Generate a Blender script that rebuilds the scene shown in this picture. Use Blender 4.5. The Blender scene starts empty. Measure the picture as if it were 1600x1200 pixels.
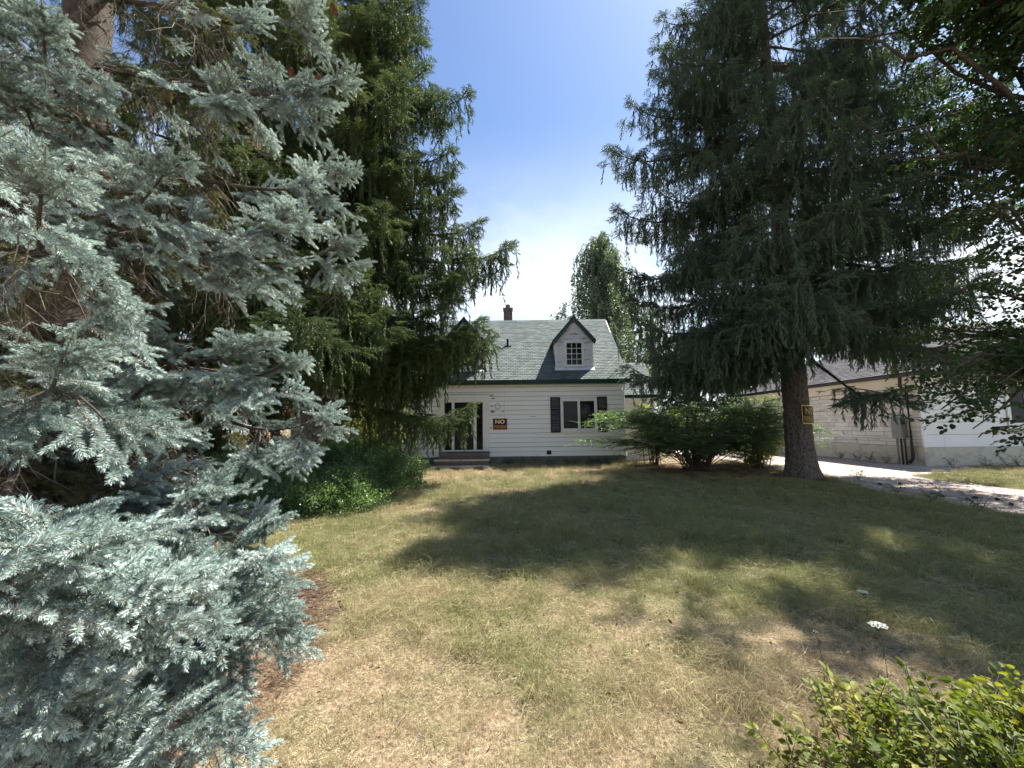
import bpy, math, random
import numpy as np
from mathutils import Vector, Matrix, Euler, noise as mnoise

# ------------------------------------------------------------------ camera, sky, sun, exposure
SC = bpy.context.scene
COL = SC.collection
R = math.radians
PI = math.pi
CAM_Z = 1.6
FPX = 640.0                      # focal length in pixels of the 1600 px wide frame
PITCH, ROLL = 5.8, -0.7
cd = bpy.data.cameras.new('camera')
cam = bpy.data.objects.new('camera', cd)
COL.objects.link(cam)
cd.sensor_width = 36
cd.lens = 36 * FPX / 1600
cd.clip_start = 0.05
cd.clip_end = 2000
CAM_M = Matrix.Translation((0, 0, CAM_Z)) @ Matrix.Rotation(R(90 + PITCH), 4, 'X') @ Matrix.Rotation(R(ROLL), 4, 'Z')
cam.matrix_world = CAM_M
SC.camera = cam

SUN_AZ, SUN_EL = 52.0, 60.0
SUN_DIR = Vector((math.sin(R(SUN_AZ)) * math.cos(R(SUN_EL)), math.cos(R(SUN_AZ)) * math.cos(R(SUN_EL)), math.sin(R(SUN_EL))))
sd = bpy.data.lights.new('sun', 'SUN')
sd.energy = 3.5
sd.angle = R(0.53)
sd.color = (1.0, 0.95, 0.86)
so = bpy.data.objects.new('sun', sd)
so.rotation_euler = SUN_DIR.to_track_quat('Z', 'Y').to_euler()
so.location = (20, 15, 40)
COL.objects.link(so)

SC.view_settings.view_transform = 'Standard'
SC.view_settings.look = 'None'
SC.view_settings.gamma = 1
SC.view_settings.use_curve_mapping = False
SC.view_settings.exposure = 2.1

W = bpy.data.worlds.new('World')
SC.world = W
W.use_nodes = True
nt = W.node_tree
nt.nodes.clear()
wo = nt.nodes.new('ShaderNodeOutputWorld')
bg = nt.nodes.new('ShaderNodeBackground')
sky = nt.nodes.new('ShaderNodeTexSky')
sky.sky_type = 'NISHITA'
sky.sun_disc = False
sky.sun_elevation = R(SUN_EL)
sky.sun_rotation = R(SUN_AZ)
sky.altitude = 150
sky.air_density = 1.0
sky.dust_density = 0.9
sky.ozone_density = 2.0
bg.inputs['Strength'].default_value = 0.06
geo = nt.nodes.new('ShaderNodeTexCoord')
sep = nt.nodes.new('ShaderNodeSeparateXYZ')
nt.links.new(geo.outputs['Generated'], sep.inputs[0])
mr = nt.nodes.new('ShaderNodeMapRange')
mr.interpolation_type = 'SMOOTHSTEP'
mr.inputs['From Min'].default_value = 0.64
mr.inputs['From Max'].default_value = 0.20
nt.links.new(sep.outputs['Z'], mr.inputs['Value'])
nz = nt.nodes.new('ShaderNodeTexNoise')
nz.inputs['Scale'].default_value = 2.6
nz.inputs['Detail'].default_value = 6
nz.inputs['Roughness'].default_value = 0.55
mp = nt.nodes.new('ShaderNodeMapping')
mp.inputs['Scale'].default_value = (1, 1, 1.8)
mp.inputs['Location'].default_value = (0.4, 0.9, 0.2)
nt.links.new(geo.outputs['Generated'], mp.inputs[0])
nt.links.new(mp.outputs[0], nz.inputs['Vector'])
mr2 = nt.nodes.new('ShaderNodeMapRange')
mr2.interpolation_type = 'SMOOTHSTEP'
mr2.inputs['From Min'].default_value = 0.36
mr2.inputs['From Max'].default_value = 0.62
nt.links.new(nz.outputs[0], mr2.inputs['Value'])
mm = nt.nodes.new('ShaderNodeMath'); mm.operation = 'MULTIPLY_ADD'
nt.links.new(mr2.outputs[0], mm.inputs[0]); mm.inputs[1].default_value = 0.6; mm.inputs[2].default_value = 0.45
mm2 = nt.nodes.new('ShaderNodeMath'); mm2.operation = 'MULTIPLY'
nt.links.new(mm.outputs[0], mm2.inputs[0]); nt.links.new(mr.outputs[0], mm2.inputs[1])
mx = nt.nodes.new('ShaderNodeMixRGB')
mx.inputs[2].default_value = (5.6, 5.95, 6.2, 1)
nt.links.new(mm2.outputs[0], mx.inputs[0])
skg = nt.nodes.new('ShaderNodeMixRGB'); skg.blend_type = 'MULTIPLY'; skg.inputs[0].default_value = 1
skg.inputs[2].default_value = (0.63, 0.715, 0.81, 1)
nt.links.new(sky.outputs[0], skg.inputs[1])
nt.links.new(skg.outputs[0], mx.inputs[1])
nt.links.new(mx.outputs[0], bg.inputs['Color'])
nt.links.new(bg.outputs[0], wo.inputs[0])

SC.render.engine = 'CYCLES'
try:
    SC.cycles.max_bounces = 8
    SC.cycles.diffuse_bounces = 5
    SC.cycles.glossy_bounces = 2
    SC.cycles.transmission_bounces = 4
    SC.cycles.transparent_max_bounces = 6
    SC.cycles.use_denoising = True
    SC.cycles.caustics_reflective = False
    SC.cycles.caustics_refractive = False
except Exception:
    pass

rng = np.random.default_rng(7)
rnd = random.Random(11)


def at(px, py, Y):
    """world point seen at a place in the photograph, at distance Y in front of the camera"""
    d = CAM_M.to_3x3() @ Vector(((px - 800) / FPX, (600 - py) / FPX, -1))
    return Vector((0, 0, CAM_Z)) + d * (Y / d.y)


def ground_at(px, py):
    d = CAM_M.to_3x3() @ Vector(((px - 800) / FPX, (600 - py) / FPX, -1))
    return Vector((0, 0, CAM_Z)) + d * (-CAM_Z / d.z)


def project(p):
    q = CAM_M.inverted() @ Vector(p)
    if q.z > -0.02:
        return None
    return (800 + FPX * q.x / -q.z, 600 - FPX * q.y / -q.z)


# ------------------------------------------------------------------ mesh helpers
class MB:
    def __init__(self):
        self.v, self.f, self.m, self.n = [], [], [], 0

    def add(self, V, F, m=0):
        V = np.asarray(V, float).reshape(-1, 3)
        F = np.asarray(F, int)
        self.v.append(V)
        self.f.append(F + self.n)
        self.m.append(np.full(len(F), m, int))
        self.n += len(V)
        return self

    def box(self, a, b, m=0, M=None):
        x0, y0, z0 = a
        x1, y1, z1 = b
        V = np.array([(x0, y0, z0), (x1, y0, z0), (x1, y1, z0), (x0, y1, z0), (x0, y0, z1), (x1, y0, z1), (x1, y1, z1), (x0, y1, z1)], float)
        if M is not None:
            V = np.array([M @ Vector(p) for p in V])
        return self.add(V, [(0, 3, 2, 1), (4, 5, 6, 7), (0, 1, 5, 4), (1, 2, 6, 5), (2, 3, 7, 6), (3, 0, 4, 7)], m)

    def quad(self, a, b, c, d, m=0):
        return self.add([a, b, c, d], [(0, 1, 2, 3)], m)

    def prism(self, poly, axis_vec, m=0):
        """a flat polygon (3D points) pushed along a vector"""
        n = len(poly)
        P = np.array(poly, float)
        V = np.vstack([P, P + np.array(axis_vec, float)])
        self.add(V, [(i, (i + 1) % n, n + (i + 1) % n, n + i) for i in range(n)], m)
        for k in range(1, n - 1):
            self.add([V[0], V[k], V[k + 1]], [(0, 2, 1)], m)
            self.add([V[n], V[n + k], V[n + k + 1]], [(0, 1, 2)], m)
        return self

    def tube(self, P, rad, n=6, m=0, cap=True):
        P = np.asarray(P, float)
        k = len(P)
        rad = np.broadcast_to(np.asarray(rad, float), (k,))
        T = np.gradient(P, axis=0)
        T /= np.linalg.norm(T, axis=1, keepdims=True) + 1e-9
        ref = np.array([0, 0, 1.0]) if abs(T[:, 2]).mean() < 0.8 else np.array([1.0, 0, 0])
        A = np.cross(T, ref)
        A /= np.linalg.norm(A, axis=1, keepdims=True) + 1e-9
        B = np.cross(T, A)
        ang = np.arange(n) * 2 * PI / n
        V = P[:, None] + rad[:, None, None] * (np.cos(ang)[None, :, None] * A[:, None] + np.sin(ang)[None, :, None] * B[:, None])
        V = V.reshape(-1, 3)
        i, j = np.meshgrid(np.arange(k - 1), np.arange(n), indexing='ij')
        i, j = i.ravel(), j.ravel()
        j2 = (j + 1) % n
        F = np.stack([i * n + j, i * n + j2, (i + 1) * n + j2, (i + 1) * n + j], 1)
        self.add(V, F, m)
        if cap and n >= 4:
            for e in (0, k - 1):
                c = P[e]
                ring = V[e * n:(e + 1) * n]
                self.add(np.vstack([[c], ring]), [(0, 1 + a, 1 + (a + 1) % n) for a in range(n)], m)
        return self

    def mesh(self, name, mats, smooth=False, attr=None):
        me = bpy.data.meshes.new(name)
        V = np.vstack(self.v)
        me.vertices.add(len(V))
        me.vertices.foreach_set('co', V.astype(np.float32).ravel())
        sizes = np.concatenate([np.full(len(f), f.shape[1], int) for f in self.f])
        loops = np.concatenate([f.ravel() for f in self.f])
        me.loops.add(len(loops))
        me.loops.foreach_set('vertex_index', loops.astype(np.int32))
        me.polygons.add(len(sizes))
        starts = np.concatenate([[0], np.cumsum(sizes)[:-1]])
        me.polygons.foreach_set('loop_start', starts.astype(np.int32))
        me.polygons.foreach_set('material_index', np.concatenate(self.m).astype(np.int32))
        for mt in (mats if isinstance(mats, (list, tuple)) else [mats]):
            me.materials.append(mt)
        me.polygons.foreach_set('use_smooth', np.full(len(sizes), bool(smooth)))
        if attr is not None:
            a = me.attributes.new('vary', 'FLOAT', 'FACE')
            a.data.foreach_set('value', np.asarray(attr, np.float32))
        me.update(calc_edges=True)
        me.validate()
        return me

    def nfaces(self):
        return sum(len(f) for f in self.f)

    def obj(self, name, mats, parent=None, smooth=False, attr=None, **kw):
        return link(name, self.mesh(name, mats, smooth, attr), parent, **kw)


def link(name, me, parent=None, loc=None, rot=None, label=None, kind=None):
    o = bpy.data.objects.new(name, me)
    COL.objects.link(o)
    if parent is not None:
        o.parent = parent
        if me is not None and loc is None:
            # geometry given in world coordinates: cancel the parent's offset
            o.matrix_parent_inverse = world_of(parent).inverted()
    if loc is not None:
        o.location = loc
    if rot is not None:
        o.rotation_euler = rot
    if label:
        o['label'] = label
    if kind:
        o['kind'] = kind
    return o


_W = {}


def world_of(o):
    return _W.get(o.name, Matrix.Identity(4))


def thing(name, label, cat, loc=(0, 0, 0), group=None):
    o = bpy.data.objects.new(name, None)
    o.empty_display_size = 0.2
    COL.objects.link(o)
    o.location = loc
    _W[o.name] = Matrix.Translation(loc)
    o['label'] = label
    o['category'] = cat
    if group:
        o['group'] = group
    return o


def tag(o, label, cat, group=None):
    o['label'] = label
    o['category'] = cat
    if group:
        o['group'] = group
    return o


# ------------------------------------------------------------------ materials
def mat(name):
    m = bpy.data.materials.new(name)
    m.use_nodes = True
    n = m.node_tree
    n.nodes.clear()
    return m, n.nodes, n.links


def ramp(ns, stops):
    r = ns.new('ShaderNodeValToRGB')
    e = r.color_ramp.elements
    while len(e) > 1:
        e.remove(e[-1])
    e[0].position, e[0].color = stops[0][0], (*stops[0][1], 1)
    for p, c in stops[1:]:
        x = e.new(p)
        x.color = (*c, 1)
    return r


def surf(name, c1, c2, scale=4, rough=0.7, bump=0.3, bscale=30, spec=0.3, detail=5, stretch=(1, 1, 1), dirt=None, coords='Object', vary=0.0, metal=0.0, bdist=0.01):
    m, ns, ls = mat(name)
    out = ns.new('ShaderNodeOutputMaterial')
    b = ns.new('ShaderNodeBsdfPrincipled')
    tc = ns.new('ShaderNodeTexCoord')
    mp = ns.new('ShaderNodeMapping')
    mp.inputs['Scale'].default_value = stretch
    if coords == 'World':
        g = ns.new('ShaderNodeNewGeometry')
        ls.new(g.outputs['Position'], mp.inputs[0])
    else:
        ls.new(tc.outputs[coords], mp.inputs[0])
    n1 = ns.new('ShaderNodeTexNoise')
    n1.inputs['Scale'].default_value = scale
    n1.inputs['Detail'].default_value = detail
    ls.new(mp.outputs[0], n1.inputs['Vector'])
    r = ramp(ns, [(0.3, c1), (0.7, c2)])
    ls.new(n1.outputs[0], r.inputs[0])
    col = r.outputs[0]
    if dirt:
        dc, ds, lo, hi = dirt
        n3 = ns.new('ShaderNodeTexNoise')
        n3.inputs['Scale'].default_value = ds
        n3.inputs['Detail'].default_value = 8
        n3.inputs['Roughness'].default_value = 0.65
        ls.new(mp.outputs[0], n3.inputs['Vector'])
        rr = ns.new('ShaderNodeMapRange')
        rr.inputs['From Min'].default_value = lo
        rr.inputs['From Max'].default_value = hi
        ls.new(n3.outputs[0], rr.inputs[0])
        mxx = ns.new('ShaderNodeMixRGB')
        ls.new(rr.outputs[0], mxx.inputs[0])
        ls.new(col, mxx.inputs[1])
        mxx.inputs[2].default_value = (*dc, 1)
        col = mxx.outputs[0]
    if vary:
        at_ = ns.new('ShaderNodeAttribute')
        at_.attribute_name = 'vary'
        oi = ns.new('ShaderNodeObjectInfo')
        ad = ns.new('ShaderNodeMath'); ad.operation = 'ADD'
        ls.new(at_.outputs['Fac'], ad.inputs[0])
        ls.new(oi.outputs['Random'], ad.inputs[1])
        fr = ns.new('ShaderNodeMath'); fr.operation = 'FRACT'
        ls.new(ad.outputs[0], fr.inputs[0])
        vr = ns.new('ShaderNodeMapRange')
        vr.inputs['To Min'].default_value = 1 - vary
        vr.inputs['To Max'].default_value = 1 + vary
        ls.new(fr.outputs[0], vr.inputs[0])
        hs = ns.new('ShaderNodeHueSaturation')
        ls.new(vr.outputs[0], hs.inputs['Value'])
        ls.new(col, hs.inputs['Color'])
        col = hs.outputs[0]
    ls.new(col, b.inputs['Base Color'])
    b.inputs['Roughness'].default_value = rough
    b.inputs['Specular IOR Level'].default_value = spec
    b.inputs['Metallic'].default_value = metal
    if bump:
        n2 = ns.new('ShaderNodeTexNoise')
        n2.inputs['Scale'].default_value = bscale
        n2.inputs['Detail'].default_value = 6
        ls.new(mp.outputs[0], n2.inputs['Vector'])
        bp = ns.new('ShaderNodeBump')
        bp.inputs['Strength'].default_value = bump
        bp.inputs['Distance'].default_value = bdist
        ls.new(n2.outputs[0], bp.inputs['Height'])
        ls.new(bp.outputs[0], b.inputs['Normal'])
    ls.new(b.outputs[0], out.inputs[0])
    return m


def leafmat(name, c1, c2, c3=None, trans=0.35, rough=0.5, spec=0.35, wscale=0.6, tcol=None, face_var=0.25):
    """leaf or needle colour: changes by twig, by leaf and slowly with place"""
    m, ns, ls = mat(name)
    out = ns.new('ShaderNodeOutputMaterial')
    b = ns.new('ShaderNodeBsdfPrincipled')
    oi = ns.new('ShaderNodeObjectInfo')
    g = ns.new('ShaderNodeNewGeometry')
    n1 = ns.new('ShaderNodeTexNoise')
    n1.inputs['Scale'].default_value = wscale
    n1.inputs['Detail'].default_value = 3
    ls.new(g.outputs['Position'], n1.inputs['Vector'])
    ad = ns.new('ShaderNodeMath'); ad.operation = 'MULTIPLY_ADD'
    ls.new(oi.outputs['Random'], ad.inputs[0]); ad.inputs[1].default_value = 0.5
    sub = ns.new('ShaderNodeMath'); sub.operation = 'SUBTRACT'
    ls.new(n1.outputs[0], sub.inputs[0]); sub.inputs[1].default_value = 0.25
    ls.new(sub.outputs[0], ad.inputs[2])
    stops = [(0.15, c1), (0.75, c2)] if c3 is None else [(0.1, c1), (0.55, c2), (0.9, c3)]
    r = ramp(ns, stops)
    ls.new(ad.outputs[0], r.inputs[0])
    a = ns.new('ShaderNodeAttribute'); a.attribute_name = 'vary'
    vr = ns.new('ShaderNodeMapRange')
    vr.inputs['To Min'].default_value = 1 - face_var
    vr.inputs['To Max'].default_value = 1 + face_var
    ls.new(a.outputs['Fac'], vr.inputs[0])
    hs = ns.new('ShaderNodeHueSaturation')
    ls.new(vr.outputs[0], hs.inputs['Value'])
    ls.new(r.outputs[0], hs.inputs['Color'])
    ls.new(hs.outputs[0], b.inputs['Base Color'])
    b.inputs['Roughness'].default_value = rough
    b.inputs['Specular IOR Level'].default_value = spec
    t = ns.new('ShaderNodeBsdfTranslucent')
    tm = ns.new('ShaderNodeMixRGB'); tm.blend_type = 'MULTIPLY'; tm.inputs[0].default_value = 1
    ls.new(hs.outputs[0], tm.inputs[1])
    tm.inputs[2].default_value = (*(tcol or (1.6, 1.7, 0.7)), 1)
    ls.new(tm.outputs[0], t.inputs['Color'])
    mxs = ns.new('ShaderNodeMixShader')
    mxs.inputs[0].default_value = trans
    ls.new(b.outputs[0], mxs.inputs[1]); ls.new(t.outputs[0], mxs.inputs[2])
    ls.new(mxs.outputs[0], out.inputs[0])
    return m


def barkmat(name, c1, c2, scale=6, bump=0.9):
    m, ns, ls = mat(name)
    out = ns.new('ShaderNodeOutputMaterial')
    b = ns.new('ShaderNodeBsdfPrincipled')
    tc = ns.new('ShaderNodeTexCoord')
    mp = ns.new('ShaderNodeMapping'); mp.inputs['Scale'].default_value = (1, 1, 0.55)
    ls.new(tc.outputs['Object'], mp.inputs[0])
    v = ns.new('ShaderNodeTexVoronoi'); v.inputs['Scale'].default_value = scale * 4
    n0 = ns.new('ShaderNodeTexNoise'); n0.inputs['Scale'].default_value = scale * 2; n0.inputs['Detail'].default_value = 8
    ls.new(mp.outputs[0], n0.inputs['Vector'])
    ad = ns.new('ShaderNodeMixRGB'); ad.inputs[0].default_value = 0.12
    ls.new(mp.outputs[0], ad.inputs[1]); ls.new(n0.outputs['Color'], ad.inputs[2])
    ls.new(ad.outputs[0], v.inputs['Vector'])
    r = ramp(ns, [(0.05, c2), (0.45, c1)])
    mu = ns.new('ShaderNodeMath'); mu.operation = 'MULTIPLY'
    ls.new(v.outputs['Distance'], mu.inputs[0]); ls.new(n0.outputs[0], mu.inputs[1])
    mu2 = ns.new('ShaderNodeMath'); mu2.operation = 'MULTIPLY'
    ls.new(mu.outputs[0], mu2.inputs[0]); mu2.inputs[1].default_value = 1.6
    ls.new(mu2.outputs[0], r.inputs[0])
    ls.new(r.outputs[0], b.inputs['Base Color'])
    b.inputs['Roughness'].default_value = 0.9
    b.inputs['Specular IOR Level'].default_value = 0.15
    bp = ns.new('ShaderNodeBump'); bp.inputs['Strength'].default_value = bump; bp.inputs['Distance'].default_value = 0.03
    bp.invert = True
    ls.new(mu2.outputs[0], bp.inputs['Height'])
    ls.new(bp.outputs[0], b.inputs['Normal'])
    ls.new(b.outputs[0], out.inputs[0])
    return m


def glassmat(name, c=(0.012, 0.014, 0.016)):
    m, ns, ls = mat(name)
    out = ns.new('ShaderNodeOutputMaterial')
    b = ns.new('ShaderNodeBsdfPrincipled')
    b.inputs['Base Color'].default_value = (*c, 1)
    b.inputs['Roughness'].default_value = 0.05
    b.inputs['Specular IOR Level'].default_value = 0.16
    n0 = ns.new('ShaderNodeTexNoise'); n0.inputs['Scale'].default_value = 2.5
    bp = ns.new('ShaderNodeBump'); bp.inputs['Strength'].default_value = 0.05; bp.inputs['Distance'].default_value = 0.02
    ls.new(n0.outputs[0], bp.inputs['Height'])
    ls.new(bp.outputs[0], b.inputs['Normal'])
    ls.new(b.outputs[0], out.inputs[0])
    return m


M = {}
M['siding'] = surf('painted_siding', (0.83, 0.84, 0.86), (0.86, 0.87, 0.89), scale=1.5, rough=0.5, bump=0.08, bscale=60, stretch=(0.6, 1, 2), dirt=((0.36, 0.34, 0.32), 5.0, 0.69, 0.73), coords='World', vary=0.015)
M['peeled'] = surf('peeling_paint', (0.66, 0.66, 0.70), (0.76, 0.75, 0.79), scale=2.5, rough=0.6, bump=0.2, bscale=60, stretch=(0.35, 1, 2.4), dirt=((0.24, 0.23, 0.25), 6.0, 0.555, 0.62), coords='World', vary=0.05)
M['shadow_gap_sheathing'] = surf('shadow_gap_sheathing', (0.16, 0.16, 0.165), (0.26, 0.26, 0.27), scale=3, rough=0.9, bump=0.2, coords='World')  # wall behind the boards, coloured dark to draw shadow lines in their gaps
M['bare_wood'] = surf('bare_wood', (0.17, 0.16, 0.15), (0.3, 0.29, 0.28), scale=30, rough=0.9, bump=0.2, coords='World', stretch=(0.3, 1, 3))
M['trim'] = surf('white_trim', (0.72, 0.72, 0.72), (0.8, 0.8, 0.8), scale=3, rough=0.45, bump=0.05, coords='World')
M['green_trim'] = surf('green_trim', (0.012, 0.04, 0.042), (0.016, 0.052, 0.052), scale=3, rough=0.4, bump=0.05, coords='World')
M['shingle'] = surf('green_shingle', (0.098, 0.125, 0.122), (0.142, 0.165, 0.160), scale=1.2, rough=0.9, bump=0.5, bscale=120, coords='World', vary=0.22, dirt=((0.17, 0.20, 0.18), 3.0, 0.55, 0.75), bdist=0.004)
M['dark_shingle'] = surf('dark_shingle', (0.05, 0.049, 0.058), (0.085, 0.08, 0.09), scale=2, rough=0.9, bump=0.5, bscale=120, coords='World', vary=0.22, bdist=0.004)
M['roof_deck'] = surf('roof_deck', (0.04, 0.045, 0.045), (0.06, 0.065, 0.06), coords='World')
M['foundation'] = surf('foundation', (0.10, 0.12, 0.11), (0.17, 0.19, 0.17), scale=3, rough=0.9, bump=0.4, coords='World')
M['cream_concrete'] = surf('cream_concrete', (0.48, 0.45, 0.37), (0.58, 0.54, 0.46), scale=2, rough=0.9, bump=0.3, coords='World', dirt=((0.22, 0.21, 0.18), 2.0, 0.5, 0.75))
M['door'] = surf('black_door', (0.010, 0.010, 0.013), (0.016, 0.016, 0.02), rough=0.3, bump=0.02, coords='World')
M['shutter'] = surf('navy_shutter', (0.012, 0.013, 0.028), (0.02, 0.02, 0.038), rough=0.45, bump=0.02, coords='World')
M['glass'] = glassmat('window_glass')
M['brick'] = surf('chimney_brick', (0.13, 0.085, 0.075), (0.2, 0.14, 0.125), scale=6, rough=0.9, bump=0.4, coords='World', vary=0.25)
M['mortar'] = surf('mortar', (0.3, 0.28, 0.26), (0.38, 0.36, 0.33), rough=0.95, coords='World')
M['clay'] = surf('clay_flue', (0.17, 0.12, 0.08), (0.25, 0.18, 0.12), scale=8, rough=0.9, coords='World')
M['concrete'] = surf('step_concrete', (0.42, 0.40, 0.37), (0.55, 0.53, 0.5), scale=3, rough=0.9, bump=0.4, coords='World', dirt=((0.2, 0.18, 0.15), 4, 0.5, 0.7))
M['riser'] = surf('step_brick', (0.12, 0.085, 0.07), (0.2, 0.15, 0.12), scale=9, rough=0.9, bump=0.5, coords='World')
M['stone'] = surf('pale_stone', (0.58, 0.565, 0.54), (0.70, 0.68, 0.655), scale=3, rough=0.9, bump=0.8, bscale=18, coords='World', vary=0.10, bdist=0.02)
M['stone_mortar'] = surf('stone_mortar', (0.34, 0.32, 0.29), (0.42, 0.40, 0.36), rough=0.95, coords='World')
M['panel'] = surf('white_panel', (0.74, 0.74, 0.76), (0.8, 0.8, 0.82), scale=1, rough=0.5, bump=0.04, coords='World', vary=0.02)
M['soffit'] = surf('cream_soffit', (0.60, 0.57, 0.50), (0.68, 0.65, 0.58), scale=1, rough=0.6, bump=0.04, coords='World')
M['black_metal'] = surf('black_metal', (0.015, 0.014, 0.014), (0.025, 0.022, 0.022), rough=0.4, bump=0.02, coords='World')
M['grey_metal'] = surf('grey_metal', (0.16, 0.18, 0.18), (0.2, 0.22, 0.22), rough=0.5, bump=0.03, coords='World', metal=0.2)
M['sign_black'] = surf('sign_black', (0.012, 0.010, 0.012), (0.018, 0.014, 0.014), rough=0.4, bump=0.0, coords='World')
M['sign_orange'] = surf('sign_orange', (0.75, 0.28, 0.08), (0.8, 0.33, 0.11), rough=0.5, bump=0.0, coords='World')
M['sign_cream'] = surf('sign_cream', (0.85, 0.66, 0.48), (0.9, 0.72, 0.55), rough=0.5, bump=0.0, coords='World')
M['sign_yellow'] = surf('sign_yellow', (0.75, 0.55, 0.12), (0.8, 0.6, 0.16), rough=0.5, bump=0.0, coords='World')
M['bark'] = barkmat('spruce_bark', (0.15, 0.13, 0.115), (0.035, 0.028, 0.024))
M['bark_small'] = surf('branch_bark', (0.045, 0.034, 0.026), (0.10, 0.078, 0.06), scale=12, rough=0.9, bump=0.6, bscale=40, coords='World')
M['bark_grey'] = surf('grey_twig', (0.10, 0.085, 0.07), (0.2, 0.17, 0.14), scale=14, rough=0.9, bump=0.5, bscale=50, coords='World')
M['birch'] = surf('weeping_bark', (0.12, 0.11, 0.09), (0.24, 0.22, 0.2), scale=5, rough=0.9, coords='World')
M['twig'] = surf('shoot_twig', (0.16, 0.10, 0.055), (0.24, 0.16, 0.09), scale=20, rough=0.8, bump=0.0)
M['cone'] = surf('cone', (0.10, 0.045, 0.028), (0.2, 0.09, 0.055), scale=20, rough=0.7, bump=0.3, bscale=90, coords='World')
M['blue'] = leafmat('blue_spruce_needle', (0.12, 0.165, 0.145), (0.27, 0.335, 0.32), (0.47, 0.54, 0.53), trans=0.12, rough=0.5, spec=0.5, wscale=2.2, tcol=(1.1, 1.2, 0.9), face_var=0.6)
M['blue_old'] = leafmat('old_spruce_needle', (0.05, 0.06, 0.03), (0.10, 0.11, 0.055), (0.20, 0.15, 0.07), trans=0.2, rough=0.5, wscale=1.5)
M['norway'] = leafmat('norway_needle', (0.040, 0.070, 0.028), (0.08, 0.12, 0.04), (0.14, 0.185, 0.055), trans=0.25, rough=0.42, spec=0.45, wscale=0.5, tcol=(1.5, 1.6, 0.7))
M['norway_blue'] = leafmat('norway_needle_dark', (0.065, 0.10, 0.075), (0.10, 0.15, 0.10), (0.15, 0.20, 0.11), trans=0.22, rough=0.45, spec=0.5, wscale=0.5, tcol=(1.3, 1.5, 0.9))
M['leaf_dark'] = leafmat('dark_leaf', (0.045, 0.095, 0.04), (0.09, 0.16, 0.06), (0.18, 0.26, 0.10), trans=0.35, rough=0.3, spec=0.5, wscale=0.8)
M['leaf_mid'] = leafmat('mid_leaf', (0.022, 0.05, 0.016), (0.042, 0.082, 0.025), (0.08, 0.13, 0.035), trans=0.35, rough=0.4, wscale=0.5)
M['leaf_yellow'] = leafmat('yellow_leaf', (0.09, 0.12, 0.02), (0.17, 0.2, 0.03), (0.3, 0.3, 0.05), trans=0.4, rough=0.4, wscale=1.5)
M['leaf_spirea'] = leafmat('spirea_leaf', (0.035, 0.065, 0.012), (0.12, 0.15, 0.022), (0.26, 0.22, 0.04), trans=0.35, rough=0.55, spec=0.25, wscale=2.5)
M['leaf_brown'] = leafmat('brown_leaf', (0.08, 0.035, 0.02), (0.14, 0.07, 0.035), (0.3, 0.2, 0.14), trans=0.2, rough=0.6, wscale=3)
M['leaf_weep'] = leafmat('weeping_leaf', (0.08, 0.12, 0.085), (0.14, 0.19, 0.13), (0.22, 0.27, 0.18), trans=0.3, rough=0.4, wscale=0.4)
M['leaf_red'] = leafmat('red_leaf', (0.10, 0.015, 0.012), (0.2, 0.03, 0.02), (0.3, 0.06, 0.03), trans=0.4, rough=0.4, wscale=2)
M['leaf_shrub'] = leafmat('fine_shrub_leaf', (0.045, 0.09, 0.035), (0.08, 0.145, 0.05), (0.14, 0.22, 0.06), trans=0.4, rough=0.4, wscale=0.9)
M['petal'] = surf('white_petal', (0.7, 0.72, 0.68), (0.8, 0.82, 0.78), rough=0.6, bump=0)


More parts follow.
